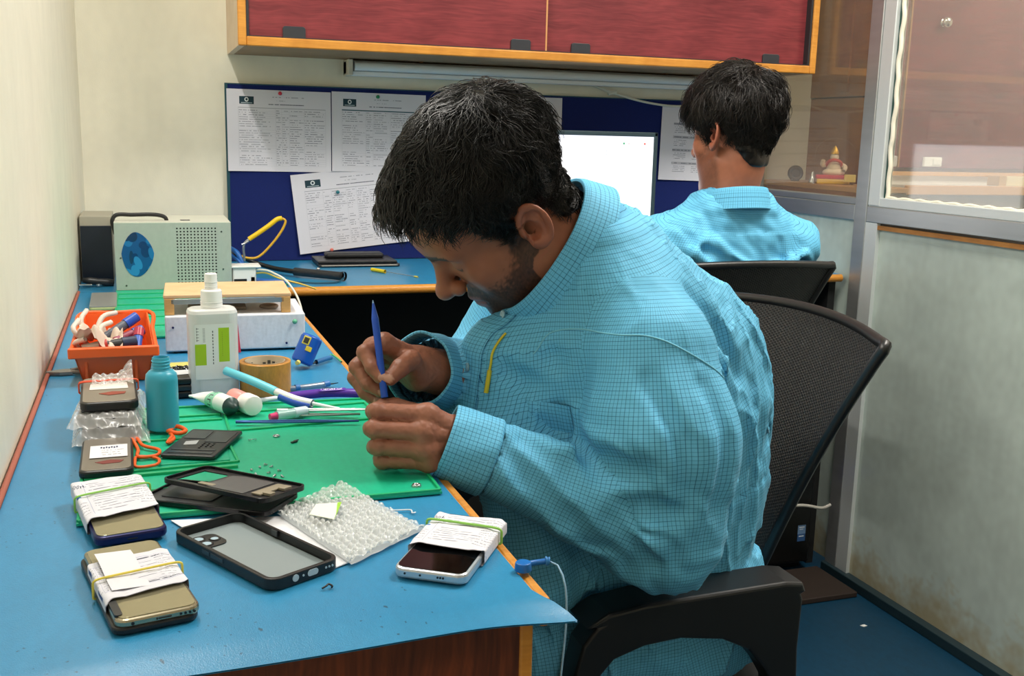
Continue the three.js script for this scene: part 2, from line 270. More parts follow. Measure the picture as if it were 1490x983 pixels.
// printed forms: faint rules and rows of illegible small print
function printRow(x, x0, x1, y, h, a, dens = 0.75) { x.fillStyle = `rgba(40,45,65,${Math.min(0.9, a * 1.7)})`; let p = x0; while (p < x1) { const w = 2 + rnd() * 9; if (rnd() < dens) x.fillRect(p, y, Math.min(w, x1 - p), h); p += w + 1.5; } }
function formTex(kind) {
  return canvasTex(760, 540, (x, w, h) => {
    x.fillStyle = '#e2e1ea'; x.fillRect(0, 0, w, h);
    if (kind < 3) {
      x.fillStyle = '#1d3c48'; x.fillRect(90, 46, 104, 50); x.fillStyle = '#e8eef0'; x.beginPath(); x.arc(142, 66, 15, 0, 7); x.fill(); x.fillStyle = '#1d3c48'; x.beginPath(); x.arc(142, 66, 8, 0, 7); x.fill(); x.fillStyle = '#cfdce0'; x.fillRect(102, 86, 80, 4);
      printRow(x, 330, 560, 44, 4, 0.35); printRow(x, 300, 560, 92, 5, 0.7, 0.9); printRow(x, 360, 440, 68, 3, 0.3);
      x.fillStyle = kind === 1 ? '#2a5866' : 'rgba(80,85,100,.55)'; x.fillRect(80, 118, 640, kind === 1 ? 7 : 3);
      const cols = kind === 0 ? [80, 350, 395, 450, 560, 720] : kind === 1 ? [80, 270, 330, 470, 720] : [80, 200, 260, 360, 430, 520, 720];
      x.fillStyle = 'rgba(150,152,165,.4)'; for (const c of cols) x.fillRect(c, 118, 1.5, 385);
      for (let j = 0; j < 25; j++) { const y = 134 + j * 15; for (let k = 0; k + 1 < cols.length; k++) if (rnd() < 0.85) printRow(x, cols[k] + 5, mix(cols[k], cols[k + 1], rr(0.5, 0.97)), y, 4, 0.2 + 0.2 * rnd()); if (rnd() < 0.5) { x.fillStyle = 'rgba(150,152,165,.35)'; x.fillRect(80, y + 9, 640, 1.2); } }
    } else {
      for (const y of [120, 215, 310, 405]) { x.fillStyle = 'rgba(120,122,135,.35)'; x.fillRect(110, y, 560, 20); printRow(x, 110, 660, y + 6, 6, 0.35); for (let k = 0; k < 4; k++) { printRow(x, 120, 230, y + 30 + k * 13, 4, 0.3); printRow(x, 290, 430, y + 30 + k * 13, 4, 0.3); } }
    }
  });
}
const paperGeo = (w, h, curl = 0.006) => { const f = (o) => sheet((u, v) => [(u - 0.5) * w, (v - 0.5) * h, o + curl * (Math.pow(Math.abs(u - 0.5) * 2, 3) * (1 - v) + 0.3 * Math.sin(u * 5) * (1 - v)), u, v], 14, 10); return [f(0.0006), f(0)]; };
const paperMats = [0, 1, 2, 3].map(k => std(0xffffff, 0.8, { map: formTex(k) }));
const zP = BACK + 0.0155;
[['printed form with dark logo, pinned at the end of the blue board by the wall', 0.3805, 1.268, 0.297, 0.232, -0.2, 0, 0],
 ['printed form with bold rule, pinned by a green pin on the blue board', 0.674, 1.27, 0.285, 0.232, -0.4, 1, 0.0012],
 ['crooked printed form hanging lower on the blue board', 0.587, 1.043, 0.335, 0.235, 6.2, 2, 0.0026],
 ['blank-edged printed sheet pinned beside the monitor top', 1.128, 1.275, 0.27, 0.235, 0, 0, 0.0005],
 ['printed sheet of grey table blocks right of the monitor', 1.775, 1.258, 0.32, 0.242, -1.5, 3, 0.001]].forEach(([lab, x, y, w, h, rot, k, dz]) => {
  const m = single('printed_sheet', lab, 'paper', paperGeo(w, h), paperMats[k], [x, y, zP + dz], 0, 'sheets on the pin board'); m.rotation.z = rot * D2R;
});
[['red', 0xd8324a, 0.3821, 1.3754], ['green', 0x158a5a, 0.6688, 1.3756], ['teal', 0x2a7a86, 0.547, 1.094], ['pink', 0xe0776a, 0.5273, 0.921], ['small crimson', 0xc23a4a, 1.1518, 1.386]].forEach(([n, c, x, y]) => {
  const t = thing('push_pin', `${n} push pin holding a printed sheet on the board`, 'pin', [x, y, zP + 0.004], 0, 'push pins on the board');
  part(t, 'head', T(lathe([[0, 0.009], [0.004, 0.0085], [0.0055, 0.006], [0.003, 0.003], [0.0035, 0.001], [0.005, 0]], 14), 0, 0, 0, Math.PI / 2), std(c, 0.35));
  part(t, 'needle', T(cyl(0.0006, 0.0006, 0.008, 6), 0, 0, -0.004, Math.PI / 2), std(0xcccccc, 0.3, { metalness: 1 }));
});
// ---------------------------------------------------------------- monitor
{
  const t = thing('computer_monitor', 'wide dark framed computer monitor showing a white page', 'monitor', [1.245, DESK, -2.95]);
  const w = 0.52, y0 = 0.095, y1 = 0.402, bz = 0.014;
  part(t, 'housing', [rb(w, y1 - y0, 0.028, 0.006, 0, (y0 + y1) / 2, -0.018), rb(w * 0.6, 0.2, 0.03, 0.01, 0, (y0 + y1) / 2, -0.04)], std(0x23272a, 0.5));
  part(t, 'bezel', [rb(w, bz, 0.008, 0.003, 0, y1 - bz / 2, 0), rb(w, bz + 0.008, 0.008, 0.003, 0, y0 + bz / 2, 0), rb(bz, y1 - y0, 0.008, 0.003, w / 2 - bz / 2, (y0 + y1) / 2, 0), rb(bz, y1 - y0, 0.008, 0.003, -w / 2 + bz / 2, (y0 + y1) / 2, 0)], std(0x33474f, 0.4));
  const st = canvasTex(1024, 600, (x, W, H) => {
    x.fillStyle = '#ffffff'; x.fillRect(0, 0, W, H); x.fillStyle = '#dfe3f2'; x.fillRect(0, 0, W, 26); x.fillStyle = '#c4c8dc'; x.fillRect(620, 8, 180, 8); x.fillStyle = '#f3f4fa'; x.fillRect(0, 26, W, 40);
    [[735, '#c9cdd6'], [770, '#c9cdd6'], [815, '#3e8f63'], [850, '#d2b8b8'], [880, '#c9cdd6'], [930, '#c9cdd6'], [962, '#e0564a']].forEach(([c, s]) => { x.fillStyle = s; x.beginPath(); x.arc(c, 47, 7, 0, 7); x.fill(); });
    for (const y of [95, 118, 140]) { x.fillStyle = '#d8dbe4'; x.fillRect(500, y, 130, 4); x.fillStyle = '#8f97a5'; x.fillRect(690, y, 8, 5); }
  });
  part(t, 'screen', T(new THREE.PlaneGeometry(w - 2 * bz, y1 - y0 - 2 * bz - 0.006), 0, (y0 + y1) / 2 + 0.003, 0.0015), new THREE.MeshStandardMaterial({ color: 0x111111, roughness: 0.3, emissive: 0xffffff, emissiveMap: st, emissiveIntensity: 1.0 }), 'white lit screen');
  part(t, 'stand', [rb(0.05, 0.14, 0.02, 0.005, 0, 0.08, -0.04), rb(0.22, 0.012, 0.17, 0.005, 0, 0.007, -0.02)], std(0x23272a, 0.5));
  areaLight(1.245, DESK + 0.25, -2.945, 0.48, 0.27, 0.8, 0xffffff, [1.245, DESK + 0.25, 0]);
}
{
  const t = thing('computer_keyboard', 'black keyboard on the back bench before the monitor', 'keyboard', [1.25, DESK, -2.72]);
  part(t, 'base', rb(0.42, 0.018, 0.13, 0.004, 0, 0.0095, 0), std(0x1a1b1d, 0.5));
  const k = []; for (let r = 0; r < 5; r++) for (let c = 0; c < 18; c++) k.push(bx(0.018, 0.006, 0.018, -0.19 + c * 0.0224, 0.021, -0.046 + r * 0.023)); part(t, 'keys', k, std(0x232427, 0.5));
}
// ---------------------------------------------------------------- beyond the glass
const mMaroonFar = mRed;
const mVeneer = std(0xffffff, 0.45, { map: woodTex(0xb07a42, 0x83552a, { fv: 26, amt: 0.6, rep: [1.4, 1.8] }) });
{
  const t = thing('wardrobe', 'tall maroon and brown wardrobe behind the glass partition', 'wardrobe', [0, 0, 0]);
  const x0 = 2.2, x1 = 3.7, zf = -2.75, zb = BACK + 0.001;
  part(t, 'side_panel', [span(x0, x0 + 0.02, FLOORY, 1.42, zb, zf - 0.02)], mVeneer, 'brown veneer side');
  part(t, 'side_panel', span(x0 - 0.004, x0 + 0.02, 1.425, 2.4, zb, zf - 0.02), mVeneer, 'brown veneer side');
  part(t, 'side_batten', span(x0 - 0.012, x0, 1.44, 2.4, -2.99, -2.955), mVeneer);
  part(t, 'body', [span(x1 - 0.02, x1, FLOORY, 2.4, zb, zf - 0.02), span(x0 + 0.02, x1 - 0.02, 2.38, 2.4, zb, zf - 0.02), span(x0 + 0.02, x1 - 0.02, FLOORY, 2.38, zb, zb + 0.01), span(x0 + 0.02, x1 - 0.02, 1.205, 1.215, zb + 0.01, zf - 0.02)], mVeneer);
  part(t, 'stile', span(x0, x0 + 0.043, 1.2, 2.4, zf - 0.02, zf - 0.001), mMaroonFar);
  const d = part(t, 'door', span(x0 + 0.056, 2.95, 1.203, 2.38, zf - 0.02, zf), mMaroonFar, 'maroon door');
  part(d, 'edging', span(x0 + 0.0505, x0 + 0.056, 1.203, 2.38, zf - 0.021, zf + 0.0005), std(0xb98a58, 0.5));
  part(d, 'knob', T(lathe([[0, 0.03], [0.011, 0.028], [0.0165, 0.021], [0.0165, 0.015], [0.009, 0.009], [0.006, 0.006], [0.006, 0.001], [0.012, 0]], 24), 2.3735, 1.6496, zf, Math.PI / 2), std(0xe4e2dc, 0.18, { metalness: 0.9 }), 'round chrome knob');
  part(t, 'door', span(2.955, x1 - 0.022, 1.203, 2.38, zf - 0.02, zf), mMaroonFar, 'maroon door');
  part(t, 'lower_front', span(x0 + 0.02, x1 - 0.02, FLOORY, 1.12, zf - 0.03, zf - 0.012), std(0x4c4744, 0.6), 'dark grey lower front');
  part(t, 'bottom_rail', span(x0 + 0.02, x1 - 0.02, 1.19, 1.2, zf - 0.04, zf - 0.022), mVeneer);
  part(t, 'ledge_lip', [span(x0, x1, 1.1775, 1.1905, zf - 0.02, zf + 0.004, 0.002)], std(0xd9a468, 0.45), 'orange wooden lip');
  part(t, 'ledge', span(x0, x1, 1.14, 1.152, zf - 0.02, zf + 0.1), std(0xe8e6e0, 0.4), 'white ledge top');
  part(t, 'ledge_lip', span(x0, x1, 1.123, 1.152, zf + 0.1, zf + 0.112, 0.003), std(0xd39a58, 0.45), 'orange wooden lip');
  part(t, 'riser', span(x0 + 0.02, x1 - 0.02, 1.152, 1.1775, zf - 0.03, zf - 0.012), std(0xded8d2, 0.5));
}
single('wall_switch_box', 'small white box fixed on the maroon wardrobe above the ledge', 'box', [rb(0.07, 0.03, 0.012, 0.004), rb(0.03, 0.018, 0.004, 0.002, 0.012, 0, 0.007)], std(0xf2f2ee, 0.4), [2.378, 1.222, -2.744]);
single('door_stop', 'small pale block beside the wardrobe stile', 'block', rb(0.026, 0.034, 0.014, 0.005), std(0xcfcac6, 0.5), [2.225, 1.222, -2.743]);
{
  const t = thing('wooden_block', 'pale wooden block lying on the white ledge', 'block', [2.63, 1.152, -2.68]);
  part(t, 'block', [rb(0.12, 0.03, 0.05, 0.002, 0.03, 0.015, 0)], std(0xe7d6a8, 0.6)); part(t, 'end', rb(0.03, 0.031, 0.052, 0.002, -0.045, 0.0155, 0), std(0xc59a52, 0.6));
}
{
  const t = thing('window_ledge', 'brown wooden ledge behind the glass, carrying the idol case', 'ledge', [0, 0, 0]);
  part(t, 'board', span(PX + 0.047, 2.195, 1.128, 1.145, BACK + 0.002, -2.62, 0.003), std(0xffffff, 0.4, { map: woodTex(0xcf9f68, 0xa8763c, { rep: [2, 2] }) }));
  part(t, 'front', span(PX + 0.05, PX + 0.062, 1.1, 1.128, BACK + 0.002, -2.62), mVeneer);
}
{ // little shrine figure in a clear case
  const p = [2.085, 1.145, -2.85];
  const t = thing('shrine_figurine', 'small painted seated figurine on red and yellow base behind the glass', 'figurine', p, -0.6);
  part(t, 'base', rb(0.1, 0.016, 0.07, 0.004, 0, 0.008, 0), std(0xe0b430, 0.5));
  part(t, 'cloth', rb(0.108, 0.012, 0.06, 0.004, 0, 0.022, 0.004), std(0xc5232a, 0.6), 'red cloth');
  part(t, 'body', [T(new THREE.SphereGeometry(0.022, 16, 12), 0, 0.052, 0), T(new THREE.SphereGeometry(0.03, 16, 10).scale(1.15, 0.5, 0.8), 0, 0.036, 0.004), tube([[0.016, 0.064, 0], [0.035, 0.054, 0.006], [0.03, 0.042, 0.02]], 0.007, 10), tube([[-0.016, 0.064, 0], [-0.035, 0.058, 0.004], [-0.034, 0.074, 0.012]], 0.007, 10), T(new THREE.SphereGeometry(0.0135, 14, 10), 0, 0.084, 0)], std(0xe8d2b4, 0.5));
  part(t, 'garland', [T(new THREE.TorusGeometry(0.022, 0.005, 8, 20), 0, 0.062, 0.008, 0.9)], std(0xc9442a, 0.6), 'orange garland');
  part(t, 'crown', T(lathe([[0.013, 0], [0.012, 0.008], [0.006, 0.02], [0, 0.028]], 14), 0, 0.094, 0), std(0xd9a52c, 0.35, { metalness: 0.4 }), 'golden crown');
  part(t, 'plaque', rb(0.035, 0.024, 0.008, 0.002, 0.05, 0.02, 0.045), std(0xe6cd78, 0.5));
  const c = thing('display_case', 'clear arched plastic case over the painted figurine', 'case', p, -0.6);
  const arch = []; for (let i = 0; i <= 12; i++) { const a = Math.PI * i / 12; arch.push([0.062 * Math.cos(a), 0.1 + 0.045 * Math.sin(a)]); }
  const outer = [[-0.062, 0], [0.062, 0], ...arch]; const inner = [[-0.059, 0.002], [0.059, 0.002], ...arch.map(q => [q[0] * 0.95, q[1] - 0.003])];
  part(c, 'shell', T(ext(outer, 0.1, 0, [inner]), 0, 0, -0.05), new THREE.MeshPhysicalMaterial({ color: 0xffffff, transmission: 1, thickness: 0, roughness: 0.05, side: THREE.DoubleSide }));
}
single('round_ornament', 'dark round ornament standing on the ledge near the figurine', 'ornament', [T(new THREE.TorusGeometry(0.019, 0.007, 10, 24), 0, 0.026, 0), T(cyl(0.018, 0.018, 0.006, 20), 0, 0.026, 0, Math.PI / 2), rb(0.026, 0.006, 0.018, 0.002, 0, 0.003, 0)], std(0x5c4a34, 0.4, { metalness: 0.4 }), [2.08, 1.145, -3.05], -0.5);
single('small_bell', 'tiny silver bell on the ledge beside the figurine', 'bell', lathe([[0.011, 0], [0.009, 0.006], [0.006, 0.018], [0.003, 0.022], [0.004, 0.028], [0.0015, 0.034], [0, 0.036]], 18), std(0xdadada, 0.25, { metalness: 0.8 }), [2.07, 1.145, -2.94]);

// ---------------------------------------------------------------- office chairs (local +x is forward)
const meshTex = dataTex(256, 256, (u, v) => { const a = Math.abs(((u * 16) % 1) - 0.5) * 2, b = Math.abs(((v * 16 + (Math.floor(u * 16) % 2) * 0.5) % 1) - 0.5) * 2; const d = Math.hypot(a, b); const k = d < 0.62 ? 0.012 : 0.13; return [k, k, k * 1.05]; });
const meshBump = dataTex(256, 256, (u, v) => { const a = Math.abs(((u * 16) % 1) - 0.5) * 2, b = Math.abs(((v * 16 + (Math.floor(u * 16) % 2) * 0.5) % 1) - 0.5) * 2; const k = sstep(0.3, 0.8, Math.hypot(a, b)); return [k, k, k]; }, { srgb: false });
const mMesh = std(0xffffff, 0.55, { map: meshTex, bumpMap: meshBump, bumpScale: 0.0016 });
const mPlastic = std(0x17181a, 0.38), mPlastic2 = std(0x0e0f10, 0.5);
const mSeat = std(0x121315, 0.85);
function makeChair(label) {
  const t = thing('office_chair', label, 'chair', [0, 0, 0], 0, 'mesh office chairs');
  const W = v => 0.118 + 0.117 * Math.pow(v, 0.85) + 0.012 * Math.sin(Math.PI * v) * -1;
  const xb = v => -(0.178 + 0.12 * v + 0.02 * v * v) , yb = v => 0.62 + 0.392 * v;
  const P = (u, v) => { const s = 2 * u - 1; return [xb(v) + 0.045 * s * s * (0.3 + 0.7 * v) - 0.012, yb(v) - 0.012 * s * s * v * v, s * W(v)]; };
  const sk = o => sheet((u, v) => { const p = P(u, v); return [p[0] + o, p[1], p[2], (2 * u - 1) * W(v) * 12, v * 0.4 * 12]; }, 40, 30);
  part(t, 'backrest_mesh', [sk(0), sk(-0.004)], mMesh, 'black woven mesh');
  const rim = []; for (let i = 0; i <= 20; i++) rim.push(P(0, i / 20)); for (let i = 1; i <= 20; i++) rim.push(P(i / 20, 1)); for (let i = 1; i <= 20; i++) rim.push(P(1, 1 - i / 20)); for (let i = 1; i < 20; i++) rim.push(P(1 - i / 20, 0));
  part(t, 'backrest_frame', tube(rim.map(p => [p[0] - 0.004, p[1], p[2]]), 0.0085, 160, 8, true), mPlastic);
  part(t, 'back_bracket', [tube([[-0.33, 0.86, 0], [-0.28, 0.72, 0], [-0.22, 0.58, 0], [-0.1, 0.475, 0], [0.02, 0.465, 0]], 0.022, 30, 8)], mPlastic2);
  part(t, 'seat', [rb(0.44, 0.075, 0.47, 0.035, 0.03, 0.482, 0, 4)], mSeat, 'black cushioned seat');
  part(t, 'seat_pan', rb(0.36, 0.03, 0.4, 0.012, 0.03, 0.437, 0), mPlastic2);
  // loop armrests: one closed outline each, pad on top
  const outer = [[0.2, 0.44], [0.207, 0.52], [0.2, 0.6], [0.183, 0.668], [0.165, 0.69], [0.14, 0.702], [0.1, 0.707], [0, 0.709], [-0.09, 0.711], [-0.118, 0.708], [-0.126, 0.69], [-0.124, 0.62], [-0.13, 0.52], [-0.14, 0.44]];
  const inner = [[-0.1, 0.462], [-0.098, 0.52], [-0.092, 0.572], [-0.075, 0.6], [-0.05, 0.63], [-0.01, 0.65], [0.05, 0.66], [0.1, 0.657], [0.14, 0.645], [0.163, 0.62], [0.172, 0.58], [0.174, 0.52], [0.168, 0.462]];
  for (const s of [-1, 1]) {
    const arm = part(t, 'armrest', T(ext(outer, 0.034, 0.004, [inner], 3), 0, 0, s * 0.3 - 0.017), mPlastic, 'black moulded loop armrest');
    const pad = ext([[0.178, 0.69], [0.15, 0.706], [0.1, 0.712], [0, 0.714], [-0.1, 0.716], [-0.125, 0.712], [-0.13, 0.7], [-0.12, 0.695], [0.1, 0.69]], 0.052, 0.005, [], 3);
    part(arm, 'arm_pad', T(pad, 0, 0, s * 0.29 - 0.026), mPlastic, 'smooth black arm pad');
    part(arm, 'arm_bracket', rb(0.05, 0.02, 0.12, 0.006, 0.02, 0.452, s * 0.255), mPlastic2);
  }
  part(t, 'gas_lift', [cyl(0.026, 0.026, 0.2, 16, 0.02, 0.2, 0), cyl(0.014, 0.014, 0.25, 16, 0.02, 0.28, 0), rb(0.2, 0.05, 0.14, 0.012, 0.02, 0.412, 0)], std(0x1a1b1c, 0.35));
  for (let i = 0; i < 5; i++) {
    const a = (i * 72 + 18) * D2R, c = Math.cos(a), s = Math.sin(a);
    part(t, 'base_leg', tube([[0.02, 0.115, 0], [0.02 + 0.12 * c, 0.105, 0.12 * s], [0.02 + 0.27 * c, 0.07, 0.27 * s]], 0.019, 14, 8), mPlastic);
    const k = part(t, 'castor', T(M([T(cyl(0.027, 0.027, 0.017, 18), 0, 0, 0.0125, Math.PI / 2), T(cyl(0.027, 0.027, 0.017, 18), 0, 0, -0.0125, Math.PI / 2), cyl(0.007, 0.007, 0.06, 8, 0, 0.03, 0)]), 0.02 + 0.27 * c, FLOORY + 0.028, 0.27 * s, 0, -a, 0), mPlastic2);
  }
  return t;
}
const chair1 = makeChair('black mesh office chair under the man bending over the bench');
chair1.position.set(0.66, 0, -1.385); chair1.rotation.y = Math.PI;
const chair2 = chair1.clone(); chair2.name = numbered('office_chair'); scene.add(chair2);
chair2.userData = { label: 'black mesh office chair under the man facing the monitor', category: 'chair', group: 'mesh office chairs' };
chair2.position.set(1.235, 0, -2.27); chair2.rotation.y = Math.PI / 2;
// ---------------------------------------------------------------- under the back bench
{
  const t = thing('computer_tower', 'black computer tower on the floor below the back bench', 'computer', [1.81, FLOORY, -2.75]);
  part(t, 'case', rb(0.19, 0.4, 0.36, 0.006, 0, 0.23, 0), std(0x101113, 0.45));
  parts(t, 'foot', [rb(0.18, 0.03, 0.05, 0.006, 0, 0.015, 0.12), rb(0.18, 0.03, 0.05, 0.006, 0, 0.015, -0.12)], mPlastic2);
  part(t, 'front_panel', rb(0.17, 0.38, 0.01, 0.004, 0, 0.23, 0.183), std(0x08090a, 0.3));
  part(t, 'power_led', T(new THREE.SphereGeometry(0.0045, 10, 8), 0.06, 0.31, 0.189), glow(0x7a70ff, 3), 'small violet power light');
  const st = canvasTex(64, 128, (x, w, h) => { x.fillStyle = '#6d8fb8'; x.fillRect(0, 0, w, h); x.fillStyle = '#2f5688'; x.fillRect(0, 70, w, 58); x.fillStyle = '#dfe8f0'; x.fillRect(10, 12, 44, 10); x.fillRect(14, 30, 30, 6); x.fillRect(12, 84, 40, 8); });
  part(t, 'badge', T(new THREE.PlaneGeometry(0.028, 0.052), 0.055, 0.13, 0.1885), std(0xffffff, 0.4, { map: st }), 'small blue badge');
  areaLight(1.87, FLOORY + 0.31, -2.55, 0.008, 0.008, 1.5, 0x7a70ff, [1.87, FLOORY + 0.31, 0]);
}
single('power_cable', 'thin white cable crossing in front of the computer tower', 'cable', tube([[1.6, 0.2, -2.6], [1.72, 0.196, -2.55], [1.84, 0.198, -2.53], [1.91, 0.183, -2.53], [1.945, 0.186, -2.54]], 0.005, 30, 7), std(0xb9b6ac, 0.5));
single('floor_plank', 'brown wooden board lying under the computer tower', 'board', rb(0.42, 0.016, 0.2, 0.003), std(0x2c2019, 0.7), [1.72, FLOORY + 0.009, -2.46]);
single('paper_scrap', 'tiny white scrap lying on the blue floor', 'scrap', slab([[-0.009, -0.004], [0.006, -0.006], [0.01, 0.003], [-0.004, 0.006]], 0.0012), std(0xe8e8e4, 0.8), [1.83, FLOORY + 0.0002, -2.2]);
// ---------------------------------------------------------------- things on the side bench
const mGreen = std(0xffffff, 0.42, { map: noiseTex(0x0fb38a, 0.05, 20, 256, [3, 3]) });
const mGreenRib = std(0x0fae72, 0.42);
const mBlack = std(0x111214, 0.4), mGraphite = std(0x2a2c30, 0.35), mSteel = std(0xc9ccd0, 0.28, { metalness: 1 }), mWhite = std(0xeeeeea, 0.4);
{
  const t = thing('repair_mat', 'large green silicone repair mat with raised tray ribs under the hands', 'mat', [0, DESK, 0]);
  part(t, 'base', boxUV(slab([[-0.086, -1.463], [0.297, -1.444], [0.29, -1.033], [-0.075, -1.036]], 0.0035, 0.0008)), mGreen);
  const rib = (pts, r = 0.0022, cl = false) => tube(pts.map(p => [p[0], 0.0035, p[1]]), r, pts.length * 10, 6, cl);
  const line = (a, b, w = 0.0035, h = 0.0028) => { const dx = b[0] - a[0], dz = b[1] - a[1], l = Math.hypot(dx, dz); return T(rb(l, h + 0.001, w, 0.001), (a[0] + b[0]) / 2, 0.0035 + h / 2 - 0.0005, (a[1] + b[1]) / 2, 0, -Math.atan2(dz, dx), 0); };
  part(t, 'rim', [line([-0.084, -1.461], [0.295, -1.442]), line([0.295, -1.442], [0.288, -1.035]), line([0.288, -1.035], [-0.073, -1.038]), line([-0.073, -1.038], [-0.084, -1.461])], mGreenRib);
  part(t, 'rib', [line([0.09, -1.405], [0.283, -1.42]), line([0.283, -1.42], [0.286, -1.335]), line([0.286, -1.335], [0.09, -1.32]), line([0.09, -1.32], [0.09, -1.405])], mGreenRib);
  part(t, 'rib', [line([-0.08, -1.405], [0.085, -1.405]), line([-0.08, -1.375], [0.085, -1.38])], mGreenRib);
  part(t, 'rib', [line([-0.078, -1.3], [0.083, -1.3]), line([0.083, -1.3], [0.09, -1.19]), line([0.09, -1.19], [-0.074, -1.18]), line([-0.074, -1.165], [0.088, -1.172], 0.006, 0.0035)], mGreenRib);
  part(t, 'rib', [line([-0.07, -1.11], [0.08, -1.115]), line([0.08, -1.115], [0.082, -1.05])], mGreenRib);
  part(t, 'tray_plate', [rb(0.155, 0.0016, 0.09, 0.0006, 0.004, 0.004, -1.245)], mGreen);
}
{
  const t = thing('repair_mat', 'narrow green silicone mat lying in front of the grey instrument case', 'mat', [0, DESK, 0]);
  part(t, 'base', boxUV(slab([[-0.072, -2.6], [0.17, -2.6], [0.16, -1.99], [-0.06, -1.99]], 0.004, 0.0008)), mGreen);
  const l = []; for (const z of [-2.52, -2.45, -2.36, -2.28, -2.2, -2.1]) l.push(rb(0.19, 0.003, 0.004, 0.001, 0.03, 0.005, z)); l.push(rb(0.004, 0.003, 0.42, 0.001, -0.066, 0.005, -2.31)); part(t, 'rib', l, mGreenRib);
}
{ // instrument case
  const t = thing('instrument_case', 'pale grey metal instrument case with perforated vent and top handle', 'instrument', [-0.0698, DESK, -2.58]);
  const W = 0.2616, H = 0.161, Dp = 0.21;
  const holes = []; for (let j = 0; j < 18; j++) for (let i = 0; i < 12; i++) { const x = 0.139 + i * 0.0079, y = 0.148 - j * 0.0074 - (j > 7 ? 0.0025 : 0); holes.push(Array.from({ length: 7 }, (_, k) => [x + 0.0021 * Math.cos(-k * 0.8976), y + 0.0021 * Math.sin(-k * 0.8976)])); }
  const mCase = std(0xffffff, 0.45, { map: noiseTex(0xaab4ac, 0.03, 10, 128, [4, 4]) });
  const front = ext([[0, 0.006], [W, 0.006], [W, H], [0, H]], 0.0015, 0, holes);
  part(t, 'front_panel', T(front, 0, 0, -0.0015), mCase, 'pale grey panel with rows of round vent holes');
  part(t, 'housing', [span(0, 0.0015, 0.006, H, -Dp, -0.0015), span(W - 0.0015, W, 0.006, H, -Dp, -0.0015), span(0, W, H, H + 0.0015, -Dp, 0), span(0, W, 0.005, 0.0065, -Dp, 0), span(0, W, 0.006, H, -Dp - 0.0015, -Dp)], std(0xd7d9cc, 0.45));
  part(t, 'vent_shade', span(0.12, 0.25, 0.012, 0.152, -0.02, -0.012), mBlack);  // black sheet behind the vent holes, painted-in shade of the case interior
  part(t, 'handle', tube([[0.002, H - 0.03, -0.05], [-0.004, H + 0.002, -0.052], [0.004, H + 0.014, -0.055], [0.04, H + 0.015, -0.058], [0.1, H + 0.014, -0.06], [0.115, H + 0.008, -0.06], [0.118, H, -0.06]], 0.0048, 50, 8), mBlack, 'black plastic handle');
  part(t, 'rating_label', rb(0.022, 0.001, 0.02, 0.0004, 0.16, H + 0.002, -0.06), mGraphite);
  const sc = []; for (const [x, y] of [[0.022, 0.015], [0.12, 0.014], [0.24, 0.14], [0.242, 0.05], [0.012, 0.08]]) sc.push(T(cyl(0.0022, 0.0018, 0.0014, 10), x, y, 0.0004, Math.PI / 2)); parts(t, 'screw', sc, std(0x55605a, 0.4, { metalness: 0.7 }));
  parts(t, 'foot', [[0.02, -0.02], [W - 0.02, -0.02], [0.02, -Dp + 0.02], [W - 0.02, -Dp + 0.02]].map(([x, z]) => cyl(0.01, 0.009, 0.006, 14, x, 0.003, z)), mBlack);
  // plain glossy blue sticker
  const pts = []; for (let i = 0; i < 40; i++) { const a = i / 40 * 2 * Math.PI; const s = Math.sin(a); const r = 1 + 0.05 * Math.sin(3 * a + 0.6); pts.push([0.049 + 0.036 * Math.cos(a) * r * (s > 0 ? 1 - 0.35 * s : 1), 0.09 + 0.052 * s * r]); }
  const stx = canvasTex(128, 160, (x, w, h) => { x.fillStyle = '#14568f'; x.fillRect(0, 0, w, h); for (let i = 0; i < 16; i++) { x.fillStyle = ['#0d3d6e', '#1f74b0', '#103c62', '#2b86c2'][i % 4]; x.beginPath(); x.ellipse(10 + rnd() * 108, 10 + rnd() * 140, 8 + rnd() * 16, 6 + rnd() * 12, rnd() * 3, 0, 7); x.fill(); } });
  const sg = ext(pts, 0.0006); const p = sg.attributes.position, uv = sg.attributes.uv; for (let i = 0; i < p.count; i++) uv.setXY(i, (p.getX(i) - 0.01) / 0.08, (p.getY(i) - 0.035) / 0.11);
  part(t, 'sticker', T(sg, 0, 0, 0.0002), std(0xffffff, 0.2, { map: stx }), 'glossy mottled blue sticker');
}
{
  const t = thing('power_supply', 'dark fronted grey box between the instrument case and the wall', 'instrument', [-0.116, DESK, -2.82]);
  part(t, 'body', span(-0.037, 0.037, 0, 0.163, -0.12, 0.06, 0.002), std(0xa9a596, 0.5));
  part(t, 'front_face', span(-0.036, 0.036, 0.003, 0.14, 0.06, 0.064, 0.001), std(0x17202e, 0.35), 'dark navy front face');
}
{
  const t = thing('soldering_iron', 'black soldering iron with silver tip beside the dark fronted box', 'tool', [-0.113, DESK + 0.011, -2.69], 0.05);
  part(t, 'grip', T(lathe([[0, -0.036], [0.008, -0.034], [0.0095, -0.02], [0.008, 0], [0.0095, 0.02], [0.006, 0.034], [0, 0.036]], 16), 0, 0, 0, 0, 0, 1.45), mGraphite);
  part(t, 'shaft', T(cyl(0.003, 0.002, 0.03, 10), -0.03, -0.005, 0.02, 0, 0.3, 1.5), mSteel);
  part(t, 'stand_clip', T(new THREE.TorusGeometry(0.006, 0.0016, 6, 16), 0.0, -0.006, 0.02, 1.2), mSteel);
}
